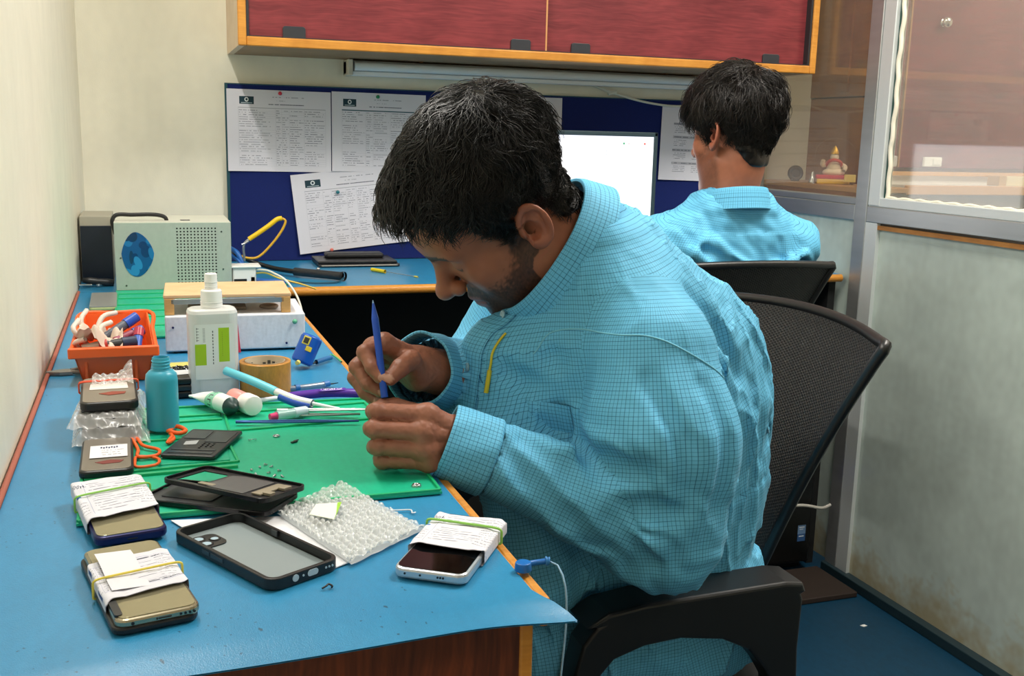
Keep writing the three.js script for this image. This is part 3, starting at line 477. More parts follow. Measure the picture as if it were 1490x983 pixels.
// ---------------------------------------------------------------- phones and wraps
const phone = (w, l, h, r = 0.009) => slab(rrect(w, l, r, 6), h, Math.min(0.0025, h * 0.3));
const crossSec = (w, h, u) => { const a = -Math.PI / 2 - u * 2 * Math.PI, c = Math.cos(a), s = Math.sin(a), e = 0.24; const px = Math.sign(c) * Math.pow(Math.abs(c), e) * w / 2, py = Math.sign(s) * Math.pow(Math.abs(s), e) * h / 2; return [px, py]; };
function wrapGeo(w, h, z0, z1, yb, o = {}) {
  const f = off => sheet((u, v) => { const [x, y] = crossSec(w + off, h + off, u); const e0 = o.skew0 ?? 0, e1 = o.skew1 ?? 0; const tt = x / w; const zA = z0 + e0 * tt + 0.0014 * Math.sin(u * 31), zB = z1 + e1 * tt + 0.002 * Math.sin(u * 23 + 1); const z = mix(zA, zB, v); const k = y > 0 ? 0.0011 * (n2(x * 55 + w * 9, z * 45) + 1) : 0; return [x, Math.max(0.0003, yb + h / 2 + y + k), z, u, 1 - v]; }, 96, 24);
  return [f(0.0016), f(0.0004)];
}
const bandGeo = (w, h, z, yb, r, skew = 0) => { const pts = []; for (let i = 0; i < 48; i++) { const [x, y] = crossSec(w + 0.004, h + 0.004, i / 48); pts.push([x, Math.max(r, yb + h / 2 + y + (y > 0 ? 0.0012 : 0)), z + skew * x / w]); } return tube(pts, r, 96, 6, true); };
function slipTex(kind) { // job slip: logo block, frame and rows of small illegible print; the middle half of the strip is the upper face
  return canvasTex(1024, 512, (x, w, h) => {
    x.fillStyle = '#d9d9e2'; x.fillRect(0, 0, w, h);
    if (kind === 0) { x.strokeStyle = '#7d86b0'; x.lineWidth = 3; x.strokeRect(395, 60, 345, 360); for (let j = 0; j < 12; j++) { const y = 80 + j * 28; printRow(x, 415, 560 + rnd() * 60, y, 5, 0.3); if (j % 3 === 1) { x.fillStyle = 'rgba(90,90,130,.25)'; x.fillRect(410, y + 14, 310, 2); } } printRow(x, 460, 660, 84, 9, 0.6, 0.9); printRow(x, 420, 700, 400, 10, 0.7, 0.95); x.strokeStyle = 'rgba(80,90,120,.5)'; x.lineWidth = 3; for (let i = 0; i < 4; i++) { x.beginPath(); x.moveTo(600 + i * 22, 130); x.lineTo(612 + i * 20, 170); x.lineTo(622 + i * 20, 120); x.stroke(); } x.fillStyle = '#2f4f86'; x.fillRect(262, 40, 34, 90); x.fillRect(262, 320, 30, 120); for (let j = 0; j < 9; j++) printRow(x, 300, 372, 60 + j * 40, 12, 0.25, 0.6); }
    else { x.strokeStyle = '#7d86b0'; x.lineWidth = 2; x.beginPath(); x.moveTo(470, 30); x.lineTo(470, 470); x.stroke(); x.fillStyle = '#3570b0'; x.fillRect(290, 200, 120, 34); x.fillStyle = '#5fae58'; x.beginPath(); x.arc(330, 190, 26, 3.1, 6.3); x.fill(); x.fillStyle = '#2a3550'; for (let i = 0; i < 9; i++) { x.fillRect(292 + i * 22, 60 + (i % 2) * 6, 8, 34); x.fillRect(292 + i * 22, 60 + (i % 3) * 14, 18, 6); } for (let j = 0; j < 13; j++) { printRow(x, 490, 740, 44 + j * 32, 6, 0.35); if (j > 7) printRow(x, 290, 450, 44 + j * 32, 6, 0.3); } }
    for (let j = 0; j < 14; j++) { printRow(x, 20, 240, 30 + j * 34, 6, 0.2); printRow(x, 770, 1000, 30 + j * 34, 6, 0.2); }
  });
}
const mSlip0 = std(0xffffff, 0.75, { map: slipTex(0) }), mSlip1 = std(0xffffff, 0.75, { map: slipTex(1) });
const mBandY = std(0xe2cf52, 0.5), mBandG = std(0x8fcb5a, 0.5), mBandR = std(0xe0522f, 0.5);
const mMirror = std(0xb0a98c, 0.12, { metalness: 0.65 });
{
  const t = thing('wrapped_phone', 'gold mirror backed phone wrapped in a job slip with yellow band', 'phone', [-0.0175, DESK, -0.8715], 11.6 * D2R, 'phones wrapped in paper slips');
  part(t, 'cover', T(phone(0.0655, 0.158, 0.006, 0.01), -0.002, 0, 0), mBlack, 'black edge of the flip cover');
  part(t, 'body', T(phone(0.064, 0.156, 0.0075, 0.009), 0, 0.0045, 0), std(0xa89f88, 0.25, { metalness: 0.9 }), 'champagne metal body');
  part(t, 'back_glass', T(phone(0.0585, 0.15, 0.0012, 0.007), 0, 0.0115, 0), mMirror, 'gold mirror back');
  part(t, 'camera_bump', T(slab(rrect(0.006, 0.03, 0.003, 5), 0.002), -0.0285, 0.0115, 0.055), mBlack);
  const pr = [[-0.02, 0.0023], [-0.002, 0.0008], [0.016, 0.001], [0.0195, 0.001], [0.023, 0.001], [0.0265, 0.001]]; parts(t, 'port', pr.map(([x, r], i) => i === 0 ? T(cyl(0.0013, 0.0013, 0.001, 10), x, 0.0082, 0.078, Math.PI / 2) : T(cyl(r, r, 0.001, 10), x, 0.0082, 0.078, Math.PI / 2)).concat([rb(0.01, 0.0012, 0.001, 0.0004, 0.004, 0.0082, 0.078)]), mBlack);
  part(t, 'paper_slip', wrapGeo(0.0665, 0.0128, -0.042, 0.038, 0.0003, { skew0: -0.006, skew1: -0.012 }), mSlip0, 'white printed job slip');
  part(t, 'slip_flap', T(sheet((u, v) => [mix(-0.008, 0.022, u), 0.0158 + 0.001 * Math.sin(v * 6) + 0.0016 * (1 - u), mix(-0.052, 0.03, v), 0.4 + 0.3 * u, 1 - v], 8, 16), -0.018, 0, 0), std(0xdedde4, 0.8));
  part(t, 'rubber_band', bandGeo(0.069, 0.0145, 0.001, 0.0002, 0.0011, -0.006), mBandY, 'yellow rubber band');
}
{
  const t = thing('wrapped_phone', 'mirror backed phone with violet frame wrapped in a slip with green band', 'phone', [-0.0365, DESK, -1.0455], 10.8 * D2R, 'phones wrapped in paper slips');
  t.rotation.order = 'YXZ'; t.rotation.x = 2.6 * D2R; t.position.y = DESK + 0.0042;
  part(t, 'body', T(phone(0.065, 0.143, 0.0095, 0.009), 0, 0.001, 0), std(0x1c1c52, 0.3, { metalness: 0.4 }), 'dark violet frame');
  part(t, 'back_glass', T(phone(0.06, 0.138, 0.0012, 0.008), 0, 0.0102, 0), mMirror, 'gold mirror back');
  parts(t, 'port', [rb(0.009, 0.0014, 0.001, 0.0004, 0.0, 0.005, 0.0715)], mBlack);
  part(t, 'paper_slip', wrapGeo(0.068, 0.0135, -0.068, 0.03, 0.0001, { skew0: 0, skew1: -0.016 }), mSlip1, 'white printed job slip');
  part(t, 'rubber_band', bandGeo(0.07, 0.0145, -0.028, 0, 0.0011, -0.012), mBandG, 'green rubber band');
}
{
  const t = thing('wrapped_phone', 'silver framed phone with black screen wrapped in a slip with green band', 'phone', [0.2575, DESK, -0.8765], -33.8 * D2R, 'phones wrapped in paper slips');
  part(t, 'body', T(phone(0.067, 0.14, 0.0095, 0.01), 0, 0.0005, 0), std(0xc8ccd2, 0.3, { metalness: 0.7 }), 'silver metal frame');
  part(t, 'screen', T(phone(0.062, 0.135, 0.001, 0.008), 0, 0.0096, 0), std(0x050607, 0.08), 'glossy black screen');
  parts(t, 'port', [[-0.022, 0.001], [-0.008, 0.001], [0.008, 0.001], [0.0105, 0.001], [0.013, 0.001]].map(([x, r]) => T(cyl(r, r, 0.001, 10), x, 0.0055, 0.07, Math.PI / 2)), mBlack);
  part(t, 'paper_slip', wrapGeo(0.07, 0.0125, -0.058, 0.022, 0.0001, { skew0: 0.002, skew1: -0.002 }), mSlip1, 'white printed job slip');
  part(t, 'rubber_band', bandGeo(0.072, 0.0135, -0.032, 0, 0.0013, 0.004), mBandG, 'green rubber band');
}
{ // soft case, open side up
  const t = thing('phone_case', 'empty black rimmed phone case with smoky clear back', 'phone case', [0.0815, DESK, -0.9225], 28 * D2R);
  const w = 0.074, l = 0.161;
  part(t, 'rim', slab(rrect(w, l, 0.012, 8), 0.0105, 0.001, [rrect(w - 0.0054, l - 0.0054, 0.0095, 8)]), mBlack, 'soft black rim');
  const cam = rrect(0.026, 0.03, 0.008, 6, -0.016, -0.05);
  part(t, 'back_panel', T(slab(rrect(w - 0.007, l - 0.007, 0.009, 8), 0.0012), 0, 0.0005, 0), std(0x8b989c, 0.35), 'smoky translucent back panel');
  part(t, 'camera_plate', T(slab(cam, 0.0012), 0, 0.0017, 0), std(0x23282b, 0.3));
  parts(t, 'camera_ring', [[-0.022, -0.058, 0.0055], [-0.022, -0.044, 0.0055], [-0.01, -0.05, 0.0045]].map(([x, z, r]) => T(new THREE.TorusGeometry(r, 0.001, 8, 20), x, 0.003, z, Math.PI / 2)), mBlack);
  parts(t, 'camera_opening', [[-0.022, -0.058, 0.0045], [-0.022, -0.044, 0.0045], [-0.01, -0.05, 0.0036]].map(([x, z, r]) => cyl(r, r, 0.0006, 18, x, 0.0031, z)), std(0xa9c3d2, 0.3));
  parts(t, 'port_opening', [T(ext(rrect(0.011, 0.0055, 0.0025, 5), 0.0008), 0.006, 0.006, l / 2 - 0.0002), T(cyl(0.0032, 0.0032, 0.0008, 16), -0.012, 0.006, l / 2 + 0.0002, Math.PI / 2), T(cyl(0.001, 0.001, 0.0008, 10), -0.004, 0.006, l / 2 + 0.0002, Math.PI / 2), ...[0.02, 0.0235, 0.027].map(x => T(cyl(0.001, 0.001, 0.0008, 10), x, 0.006, l / 2 + 0.0002, Math.PI / 2))], std(0xb4c4cc, 0.4), 'pale openings in the rim');
  parts(t, 'side_key', [T(rb(0.0006, 0.004, 0.012, 0.0002), -w / 2 - 0.0002, 0.006, -0.02), T(rb(0.0006, 0.004, 0.02, 0.0002), -w / 2 - 0.0002, 0.006, -0.002), T(rb(0.002, 0.006, 0.009, 0.0003), w / 2 - 0.004, 0.007, -0.015)], std(0x30353a, 0.3));
}
single('white_paper', 'plain white paper lying under the phone case and bubble wrap', 'paper', slab([[0.0115, -1.0285], [0.1276, -1.0088], [0.1652, -0.8817], [0.1391, -0.8656], [0.0596, -0.9225]], 0.0008), std(0xe4e5ea, 0.8), [0, DESK, 0]);
{ // stripped phone chassis
  const y0 = DESK + 0.0045;
  const mk = (lab, pos, ry, rx, rz, w, l, full) => {
    const t = thing('stripped_phone', lab, 'phone', pos, ry, 'stripped phones'); t.rotation.order = 'YXZ'; t.rotation.x = rx; t.rotation.z = rz;
    part(t, 'rim', slab(rrect(w, l, 0.01, 7), 0.005, 0.0006, [rrect(w - 0.0036, l - 0.0036, 0.008, 7)]), std(0x1c1d20, 0.25, { metalness: 0.4 }), 'dark glossy rim');
    if (full) {
      part(t, 'inner_ledge', T(slab(rrect(w - 0.005, l - 0.005, 0.008, 6), 0.0012, 0, [[[-0.021, -0.062], [0.021, -0.062], [0.022, -0.03], [0.018, -0.026], [-0.02, -0.026]].map(p => [p[0], p[1]])]), 0, 0.001, 0), std(0x45464a, 0.35, { metalness: 0.7 }), 'grey metal inner ledge');
      part(t, 'battery_plate', T(slab([[-0.021, -0.02], [0.02, -0.02], [0.024, -0.006], [0.024, 0.034], [-0.024, 0.034], [-0.024, -0.01]], 0.001), 0, 0.0022, 0), std(0x6a6a6c, 0.45, { metalness: 0.6 }), 'bare metal battery plate');
      part(t, 'circuit', [rb(0.04, 0.002, 0.012, 0.0005, 0, 0.0035, 0.048), rb(0.012, 0.003, 0.008, 0.0005, 0.012, 0.004, 0.058), rb(0.008, 0.003, 0.01, 0.0005, -0.012, 0.004, 0.058), rb(0.006, 0.0016, 0.02, 0.0005, -0.018, 0.003, -0.02)], std(0xa9a08c, 0.4, { metalness: 0.5 }));
    } else {
      part(t, 'inner_plate', T(slab(rrect(w - 0.005, l - 0.005, 0.008, 6), 0.0015), 0, 0.001, 0), std(0x56575b, 0.4, { metalness: 0.6 }), 'grey metal plate');
      part(t, 'battery_bay', T(slab(rrect(w * 0.6, l * 0.4, 0.003, 4), 0.001), 0.004, 0.0026, -0.03), std(0x303135, 0.4));
    }
    return t;
  };
  mk('stripped grey phone chassis lying below another frame', [0.061, DESK + 0.006, -1.062], 53 * D2R, -1.8 * D2R, 0, 0.068, 0.15, false);
  mk('empty dark phone frame with open window resting across another frame', [0.0755, DESK + 0.018, -1.066], 42 * D2R, -1.5 * D2R, -3 * D2R, 0.066, 0.142, true);
}
{
  const t = thing('phone_back_panel', 'loose black phone back panel lying on the green mat', 'phone part', [0.0545, MATY + 0.002, -1.258], -22.4 * D2R);
  part(t, 'panel', phone(0.064, 0.108, 0.0045, 0.004), std(0x24272b, 0.4));
  parts(t, 'recess', [T(slab([[-0.028, -0.045], [-0.002, -0.045], [-0.002, -0.012], [-0.028, -0.012]], 0.0008), 0, 0.0043, 0), T(slab([[0.002, -0.045], [0.028, -0.045], [0.028, 0.0], [0.002, 0.0]], 0.0008), 0, 0.0043, 0), T(slab([[-0.026, 0.03], [0.026, 0.03], [0.026, 0.034], [-0.026, 0.034]], 0.0008), 0, 0.0043, 0), T(slab([[-0.026, 0.04], [0.026, 0.04], [0.026, 0.046], [-0.026, 0.046]], 0.0008), 0, 0.0043, 0)], std(0x3b3f45, 0.35));
  part(t, 'sticker', T(slab([[-0.02, 0.002], [-0.006, -0.004], [-0.004, 0.012], [-0.018, 0.016]], 0.0008), 0, 0.0045, 0), std(0xb4b8bc, 0.4), 'worn silver sticker');
  const dots = []; for (let i = 0; i < 10; i++) dots.push(cyl(0.0014, 0.0014, 0.001, 8, 0.004 + (i % 3) * 0.006, 0.0048, 0.006 + Math.floor(i / 3) * 0.006)); parts(t, 'contact', dots, std(0x0c0d0e, 0.4));
}
{ // stack of bagged phones
  const base = [-0.0515, MATY + 0.0012, -1.365];
  const t = thing('bagged_phone', 'phone in a clear bag at the bottom of the banded stack', 'phone', base, 2 * D2R);
  part(t, 'body', T(phone(0.068, 0.14, 0.012, 0.01), 0.001, 0.001, 0), mBlack);
  const bag = std(0xffffff, 0.2, { transmission: 0.75, thickness: 0 });
  part(t, 'plastic_bag', sheet((u, v) => { const x = (u - 0.5) * 0.088, z = (v - 0.5) * 0.165; const e = Math.max(Math.abs(x) / 0.044, Math.abs(z) / 0.0825); return [x, 0.0165 * (1 - sstep(0.75, 1, e)) + 0.003 + 0.0025 * n2(x * 70, z * 70), z]; }, 40, 60), bag, 'crumpled clear plastic bag');
  const t2 = thing('bagged_phone', 'phone in a clear bag in the middle of the banded stack', 'phone', [-0.0525, MATY + 0.0205, -1.372], -3 * D2R);
  part(t2, 'body', phone(0.067, 0.136, 0.011, 0.01), std(0x191a1e, 0.3));
  part(t2, 'plastic_bag', sheet((u, v) => { const x = (u - 0.5) * 0.084, z = (v - 0.5) * 0.155; const e = Math.max(Math.abs(x) / 0.042, Math.abs(z) / 0.0775); return [x, 0.0125 * (1 - sstep(0.8, 1, e)) + 0.002 + 0.002 * n2(x * 80 + 5, z * 80), z]; }, 40, 60), bag, 'crumpled clear plastic bag');
  const t3 = thing('bagged_phone', 'brown backed phone with red rubber bands on top of the stack', 'phone', [-0.0525, MATY + 0.0365, -1.385], 2 * D2R);
  part(t3, 'body', phone(0.067, 0.138, 0.011, 0.011), mBlack);
  part(t3, 'back_panel', T(phone(0.061, 0.131, 0.0012, 0.009), 0, 0.0105, 0), std(0x8a7f72, 0.3, { metalness: 0.3 }), 'grey brown back panel');
  part(t3, 'paper_note', T(slab([[-0.022, -0.028], [0.022, -0.03], [0.023, 0.004], [-0.023, 0.004]], 0.0006), 0, 0.0118, 0), std(0xded8d2, 0.7));
  part(t3, 'red_mark', T(slab([[-0.012, 0.026], [0.004, 0.018], [0.02, 0.022], [0.018, 0.032], [0, 0.036]], 0.0005), 0, 0.0118, 0), std(0x8e3b26, 0.6));
  part(t3, 'rubber_band', [bandGeo(0.068, 0.0125, -0.032, 0, 0.001, 0.001), bandGeo(0.068, 0.0125, -0.0285, 0, 0.001, -0.003)], mBandR, 'red rubber bands');
  part(t3, 'plastic_bag', sheet((u, v) => { const x = mix(-0.02, 0.03, u), z = mix(-0.066, -0.012, v); return [x, 0.0135 + 0.006 * Math.abs(n2(x * 60, z * 60)) + 0.016 * sstep(0.6, 1, u) * (1 - v), z]; }, 24, 24), bag, 'crumpled clear wrapper');
}
{
  const t = thing('labelled_phone', 'small phone with a white paper label lying beside orange bands', 'phone', [-0.052, MATY + 0.0018, -1.2255], 1 * D2R);
  part(t, 'body', phone(0.056, 0.128, 0.0085, 0.009), mBlack);
  part(t, 'back_panel', T(phone(0.051, 0.122, 0.001, 0.007), 0, 0.0082, 0), std(0x857c70, 0.3, { metalness: 0.3 }), 'grey brown back panel');
  const lt = canvasTex(256, 200, (x, w, h) => { x.fillStyle = '#e8e6ea'; x.fillRect(0, 0, w, h); x.fillStyle = '#26365c'; for (let i = 0; i < 7; i++) x.fillRect(70 + i * 18, 24 + (i % 2) * 6, 12, 26); for (let j = 0; j < 3; j++) printRow(x, 80, 230, 80 + j * 36, 8, 0.35); });
  part(t, 'paper_label', T(sheet((u, v) => [(u - 0.5) * 0.04, 0.0102, (v - 0.5) * 0.048, u, 1 - v], 2, 2), 0.002, 0, -0.004), std(0xffffff, 0.7, { map: lt }), 'white paper label');
  part(t, 'red_mark', T(slab([[-0.012, 0.034], [0.004, 0.028], [0.018, 0.032], [0.014, 0.04], [-0.004, 0.042]], 0.0005), 0, 0.0091, 0), std(0x7a3028, 0.6));
}
const mOrange = std(0xf4641e, 0.45);
single('rubber_bands', 'tangled orange silicone band loop beside the labelled phone', 'band', [tube([[-0.0295, 0.002, -1.3189], [-0.02, 0.006, -1.29], [-0.013, 0.004, -1.265], [0.004, 0.003, -1.2466], [0.001, 0.003, -1.225], [-0.018, 0.0035, -1.222], [-0.019, 0.004, -1.25], [-0.024, 0.006, -1.28]], 0.0021, 60, 7, true), tube([[-0.019, 0.0022, -1.228], [0.002, 0.0022, -1.216], [0.0, 0.003, -1.189], [-0.02, 0.003, -1.186], [-0.022, 0.004, -1.205]], 0.0018, 50, 7, true)], mOrange, [0, MATY + 0.001, 0]);
single('rubber_band_clump', 'small clump of orange silicone band by the black panel', 'band', [tube([[0.0172, 0.003, -1.3255], [0.026, 0.006, -1.334], [0.037, 0.004, -1.318], [0.027, 0.005, -1.305], [0.018, 0.007, -1.31]], 0.0028, 40, 7, true), tube([[0.018, 0.004, -1.31], [0.022, 0.003, -1.288], [0.014, 0.003, -1.272], [0.02, 0.005, -1.295]], 0.0022, 40, 7, true)], mOrange, [0, MATY + 0.001, 0]);
// ---------------------------------------------------------------- bottles, box, bin
{
  const t = thing('squeeze_bottle', 'open cyan plastic bottle standing on the green mat', 'bottle', [0.011, MATY + 0.0022, -1.345]);
  part(t, 'body', lathe([[0, 0], [0.0175, 0], [0.0195, 0.002], [0.0195, 0.064], [0.0185, 0.071], [0.0145, 0.0755], [0.0105, 0.077], [0.0105, 0.092], [0.0085, 0.0925], [0.0085, 0.07]], 36), std(0x3fb2cf, 0.35, { transmission: 0.15, thickness: 0 }));
  const th = []; for (const y of [0.08, 0.084, 0.088]) th.push(T(new THREE.TorusGeometry(0.0106, 0.0009, 6, 28), 0, y, 0, Math.PI / 2)); part(t, 'thread', th, std(0x3fb2cf, 0.35));
}
{
  const t = thing('spray_bottle', 'tall white plastic bottle with pump cap and green labels', 'bottle', [0.085, DESK, -1.54], 0.06);
  const body = slab(rrect(0.069, 0.05, 0.016, 8), 0.128, 0.006); part(t, 'body', body, std(0xe9ebea, 0.3, { transmission: 0.25, thickness: 0 }), 'milky white plastic body');
  part(t, 'cap', lathe([[0, 0.125], [0.0155, 0.125], [0.0155, 0.128], [0.0148, 0.152], [0.0135, 0.154], [0.009, 0.155], [0.0088, 0.176], [0.0075, 0.1775], [0, 0.178]], 32), std(0xf1f1ee, 0.35), 'white pump cap');
  part(t, 'cap_ribs', [0.13, 0.1365, 0.158, 0.165].map(y => T(new THREE.TorusGeometry(y > 0.155 ? 0.0089 : 0.0153, 0.0006, 5, 28), 0, y, 0, Math.PI / 2)), std(0xdedfdc, 0.4));
  const lt = canvasTex(300, 420, (x, w, h) => { x.clearRect(0, 0, w, h); x.fillStyle = '#e6e8e8'; x.fillRect(0, 0, w, h); x.fillStyle = '#a3c81c'; x.fillRect(178, 30, 82, 260); x.fillRect(0, 150, 84, 160); x.fillStyle = 'rgba(60,80,20,.45)'; for (let i = 0; i < 12; i++) x.fillRect(205, 60 + i * 16, 3, 11); x.fillStyle = '#45484c'; for (let i = 0; i < 5; i++) { x.fillRect(14, 24 + i * 22, 5, 16); x.fillRect(20, 30 + i * 22, 12, 3); } for (let i = 0; i < 11; i++) { x.fillRect(60, 30 + i * 10, 18, 2.5); x.fillRect(132, 50 + i * 24, 7, 15); } });
  part(t, 'label', T(sheet((u, v) => { const x = (u - 0.5) * 0.055; return [x, mix(0.028, 0.108, v), 0.0255 - 0.0006 * Math.pow(Math.abs(u - 0.5) * 2, 4), u, v]; }, 12, 2), 0, 0, 0), std(0xffffff, 0.45, { map: lt }), 'label with lime green blocks');
}
{
  const t = thing('light_box', 'white metal box with a wooden tray raised on its top', 'box', [0.142, DESK, -1.84], -0.04);
  part(t, 'body', rb(0.236, 0.062, 0.17, 0.003, 0, 0.0335, -0.086), std(0xffffff, 0.5, { map: noiseTex(0xdfe2e8, 0.06, 14, 256, [5, 5]) }));
  parts(t, 'foot', [[-0.1, -0.01], [0.1, -0.01], [-0.1, -0.16], [0.1, -0.16]].map(([x, z]) => cyl(0.006, 0.006, 0.003, 12, x, 0.0015, z)), mBlack);
  part(t, 'tray_board', rb(0.215, 0.007, 0.155, 0.002, -0.012, 0.0965, -0.088), std(0xffffff, 0.5, { map: woodTex(0xe3bf93, 0xcfa273, { fv: 20, rep: [4, 4] }) }), 'pale wooden tray');
  parts(t, 'metal_strip', [rb(0.19, 0.009, 0.002, 0.0006, -0.012, 0.088, -0.011), rb(0.19, 0.009, 0.002, 0.0006, -0.012, 0.088, -0.165)], mSteel, 'silver metal strip');
  for (const [x, z] of [[-0.11, -0.018], [0.086, -0.018], [-0.11, -0.158], [0.086, -0.158]]) part(t, 'wooden_leg', rb(0.016, 0.028, 0.016, 0.001, x, 0.079, z), std(0xffffff, 0.5, { map: woodTex(0xd8ab6c, 0xb78648, { fv: 20, rep: [6, 6] }) }), 'small wooden corner block');
  part(t, 'inner_coil', [T(new THREE.TorusGeometry(0.014, 0.003, 8, 20), 0.06, 0.069, -0.06, Math.PI / 2), rb(0.1, 0.006, 0.04, 0.002, -0.03, 0.068, -0.07)], std(0x8a7b6a, 0.5));
  part(t, 'knob', [T(lathe([[0, 0.004], [0.003, 0.004], [0.004, 0], [0.0045, 0]], 12), 0.1, 0.05, 0, Math.PI / 2)], std(0x5fb28e, 0.4));
  parts(t, 'screw', [[-0.105, 0.045], [-0.03, 0.05], [0.0, 0.05], [0.085, 0.012]].map(([x, y]) => T(cyl(0.002, 0.002, 0.0014, 10), x, y, 0.0004, Math.PI / 2)), std(0x555, 0.4));
}
{ // storage bin with a low front
  const t = thing('storage_bin', 'small bright orange plastic storage bin full of odds and ends', 'bin', [-0.052, DESK, -1.72]);
  const mB = std(0xf0601c, 0.4);
  const top = { x: 0.058, zf: 0.085, zb: -0.1, yf: 0.052, yb: 0.078 }, bot = { x: 0.046, zf: 0.064, zb: -0.085 };
  const wall = (a, b, c, d, th) => { // quad a,b (bottom) c,d (top) with thickness vector th
    const q = [a, b, c, d], v = []; const P = [...q, ...q.map(p => [p[0] + th[0], p[1] + th[1], p[2] + th[2]])]; const F = [[0, 1, 3], [0, 3, 2], [4, 7, 5], [4, 6, 7], [0, 4, 5], [0, 5, 1], [2, 3, 7], [2, 7, 6], [0, 2, 6], [0, 6, 4], [1, 5, 7], [1, 7, 3]]; for (const f of F) for (const i of f) v.push(...P[i]); const g = new THREE.BufferGeometry(); g.setAttribute('position', new THREE.Float32BufferAttribute(v, 3)); g.computeVertexNormals(); return g; };
  part(t, 'floor_plate', span(-bot.x, bot.x, 0, 0.003, bot.zb, bot.zf), mB);
  part(t, 'front_wall', wall([-bot.x, 0, bot.zf], [bot.x, 0, bot.zf], [-top.x, top.yf, top.zf], [top.x, top.yf, top.zf], [0, 0, -0.0025]), mB);
  part(t, 'rear_wall', wall([-bot.x, 0, bot.zb], [bot.x, 0, bot.zb], [-top.x * 0.85, top.yb, top.zb], [top.x * 0.85, top.yb, top.zb], [0, 0, 0.0025]), mB);
  for (const s of [-1, 1]) part(t, 'side_wall', wall([s * bot.x, 0, bot.zf], [s * bot.x, 0, bot.zb], [s * top.x, top.yf, top.zf], [s * top.x * 0.85, top.yb, top.zb], [-s * 0.0025, 0, 0]), mB);
  part(t, 'rim', [T(rb(0.128, 0.016, 0.01, 0.0025), 0, top.yf - 0.002, top.zf + 0.003), tube([[-top.x - 0.002, top.yf, top.zf], [-top.x * 0.85 - 0.002, top.yb, top.zb], [top.x * 0.85 + 0.002, top.yb, top.zb], [top.x + 0.002, top.yf, top.zf]].flatMap((p, i, a) => i < a.length - 1 ? [p, [mix(p[0], a[i + 1][0], 0.5), mix(p[1], a[i + 1][1], 0.5), mix(p[2], a[i + 1][2], 0.5)]] : [p]), 0.0035, 60, 7)], mB);
  parts(t, 'front_rib', [T(rb(0.004, 0.04, 0.006, 0.001), -0.04, 0.02, 0.075), T(rb(0.004, 0.04, 0.006, 0.001), 0.03, 0.02, 0.075)], mB);
}
{
  const c = [-0.052, DESK, -1.72];
  const rod = (name, lab, cat, col, a, b, r, capCol) => { const t = thing(name, lab, cat, c, 0, 'oddments in the orange bin'); const d = V(b[0] - a[0], b[1] - a[1], b[2] - a[2]), l = d.length(); const q = new THREE.Quaternion().setFromUnitVectors(V(0, 1, 0), d.normalize()); const put = (g, f) => { g.applyQuaternion(q); g.translate(mix(a[0], b[0], f), mix(a[1], b[1], f), mix(a[2], b[2], f)); return g; }; part(t, 'barrel', put(cyl(r, r, l, 14), 0.5), std(col, 0.4)); part(t, 'cap', put(cyl(r * 1.15, r * 1.1, l * 0.34, 14), 0.85), std(capCol, 0.35)); };
  rod('marker_pen', 'blue capped grey marker in the orange bin', 'marker', 0x5a5f6c, [-0.02, 0.052, 0.0], [0.032, 0.082, -0.03], 0.0075, 0x2750b8);
  rod('marker_pen', 'black marker with red band lying in the orange bin', 'marker', 0x1b1d20, [-0.03, 0.052, 0.06], [0.03, 0.056, 0.045], 0.0085, 0x22304e);
  rod('marker_pen', 'cream and red marker end in the orange bin', 'marker', 0xd8c8b8, [-0.045, 0.05, 0.062], [-0.01, 0.056, 0.06], 0.008, 0xb3342c);
  rod('marker_pen', 'dark pink marker in the orange bin', 'marker', 0x8e3550, [0.0, 0.052, 0.02], [0.04, 0.066, 0.0], 0.0075, 0x3a52a0);
  rod('lighter', 'blue plastic lighter in the orange bin', 'lighter', 0x2d5fc0, [0.03, 0.04, 0.05], [0.036, 0.07, 0.02], 0.007, 0xb03048);
  const cl = sheet((u, v) => { const x = mix(-0.05, 0.012, u), z = mix(-0.06, 0.075, v); return [x, 0.044 + 0.016 * Math.abs(n2(x * 40, z * 26)) + 0.02 * Math.max(0, n2(x * 24 + 3, z * 20)) + 0.02 * (1 - u) * sstep(0.2, 0.6, v) , z]; }, 40, 50);
  single('cotton_rags', 'crumpled off-white rags piled in the orange bin', 'rag', cl, std(0xd8c6b6, 0.9), c, 0, 'oddments in the orange bin');
  const st = thing('cable_ties', 'pale twisted strips sticking out of the orange bin', 'strips', c, 0, 'oddments in the orange bin');
  for (const [a, b, d] of [[[-0.045, 0.05, -0.02], [-0.05, 0.08, -0.03], [-0.042, 0.092, -0.05]], [[-0.03, 0.055, 0], [-0.018, 0.085, -0.02], [0.002, 0.088, -0.04]], [[-0.04, 0.05, 0.02], [-0.058, 0.075, 0.03], [-0.052, 0.085, 0.0]], [[-0.02, 0.05, 0.03], [-0.02, 0.075, 0.02], [-0.005, 0.08, 0]], [[-0.05, 0.05, 0.05], [-0.055, 0.06, 0.06], [-0.04, 0.068, 0.07]]]) part(st, 'strip', tube([a, b, d], 0.004, 14, 6), std(0xe2d4c8, 0.7));
}
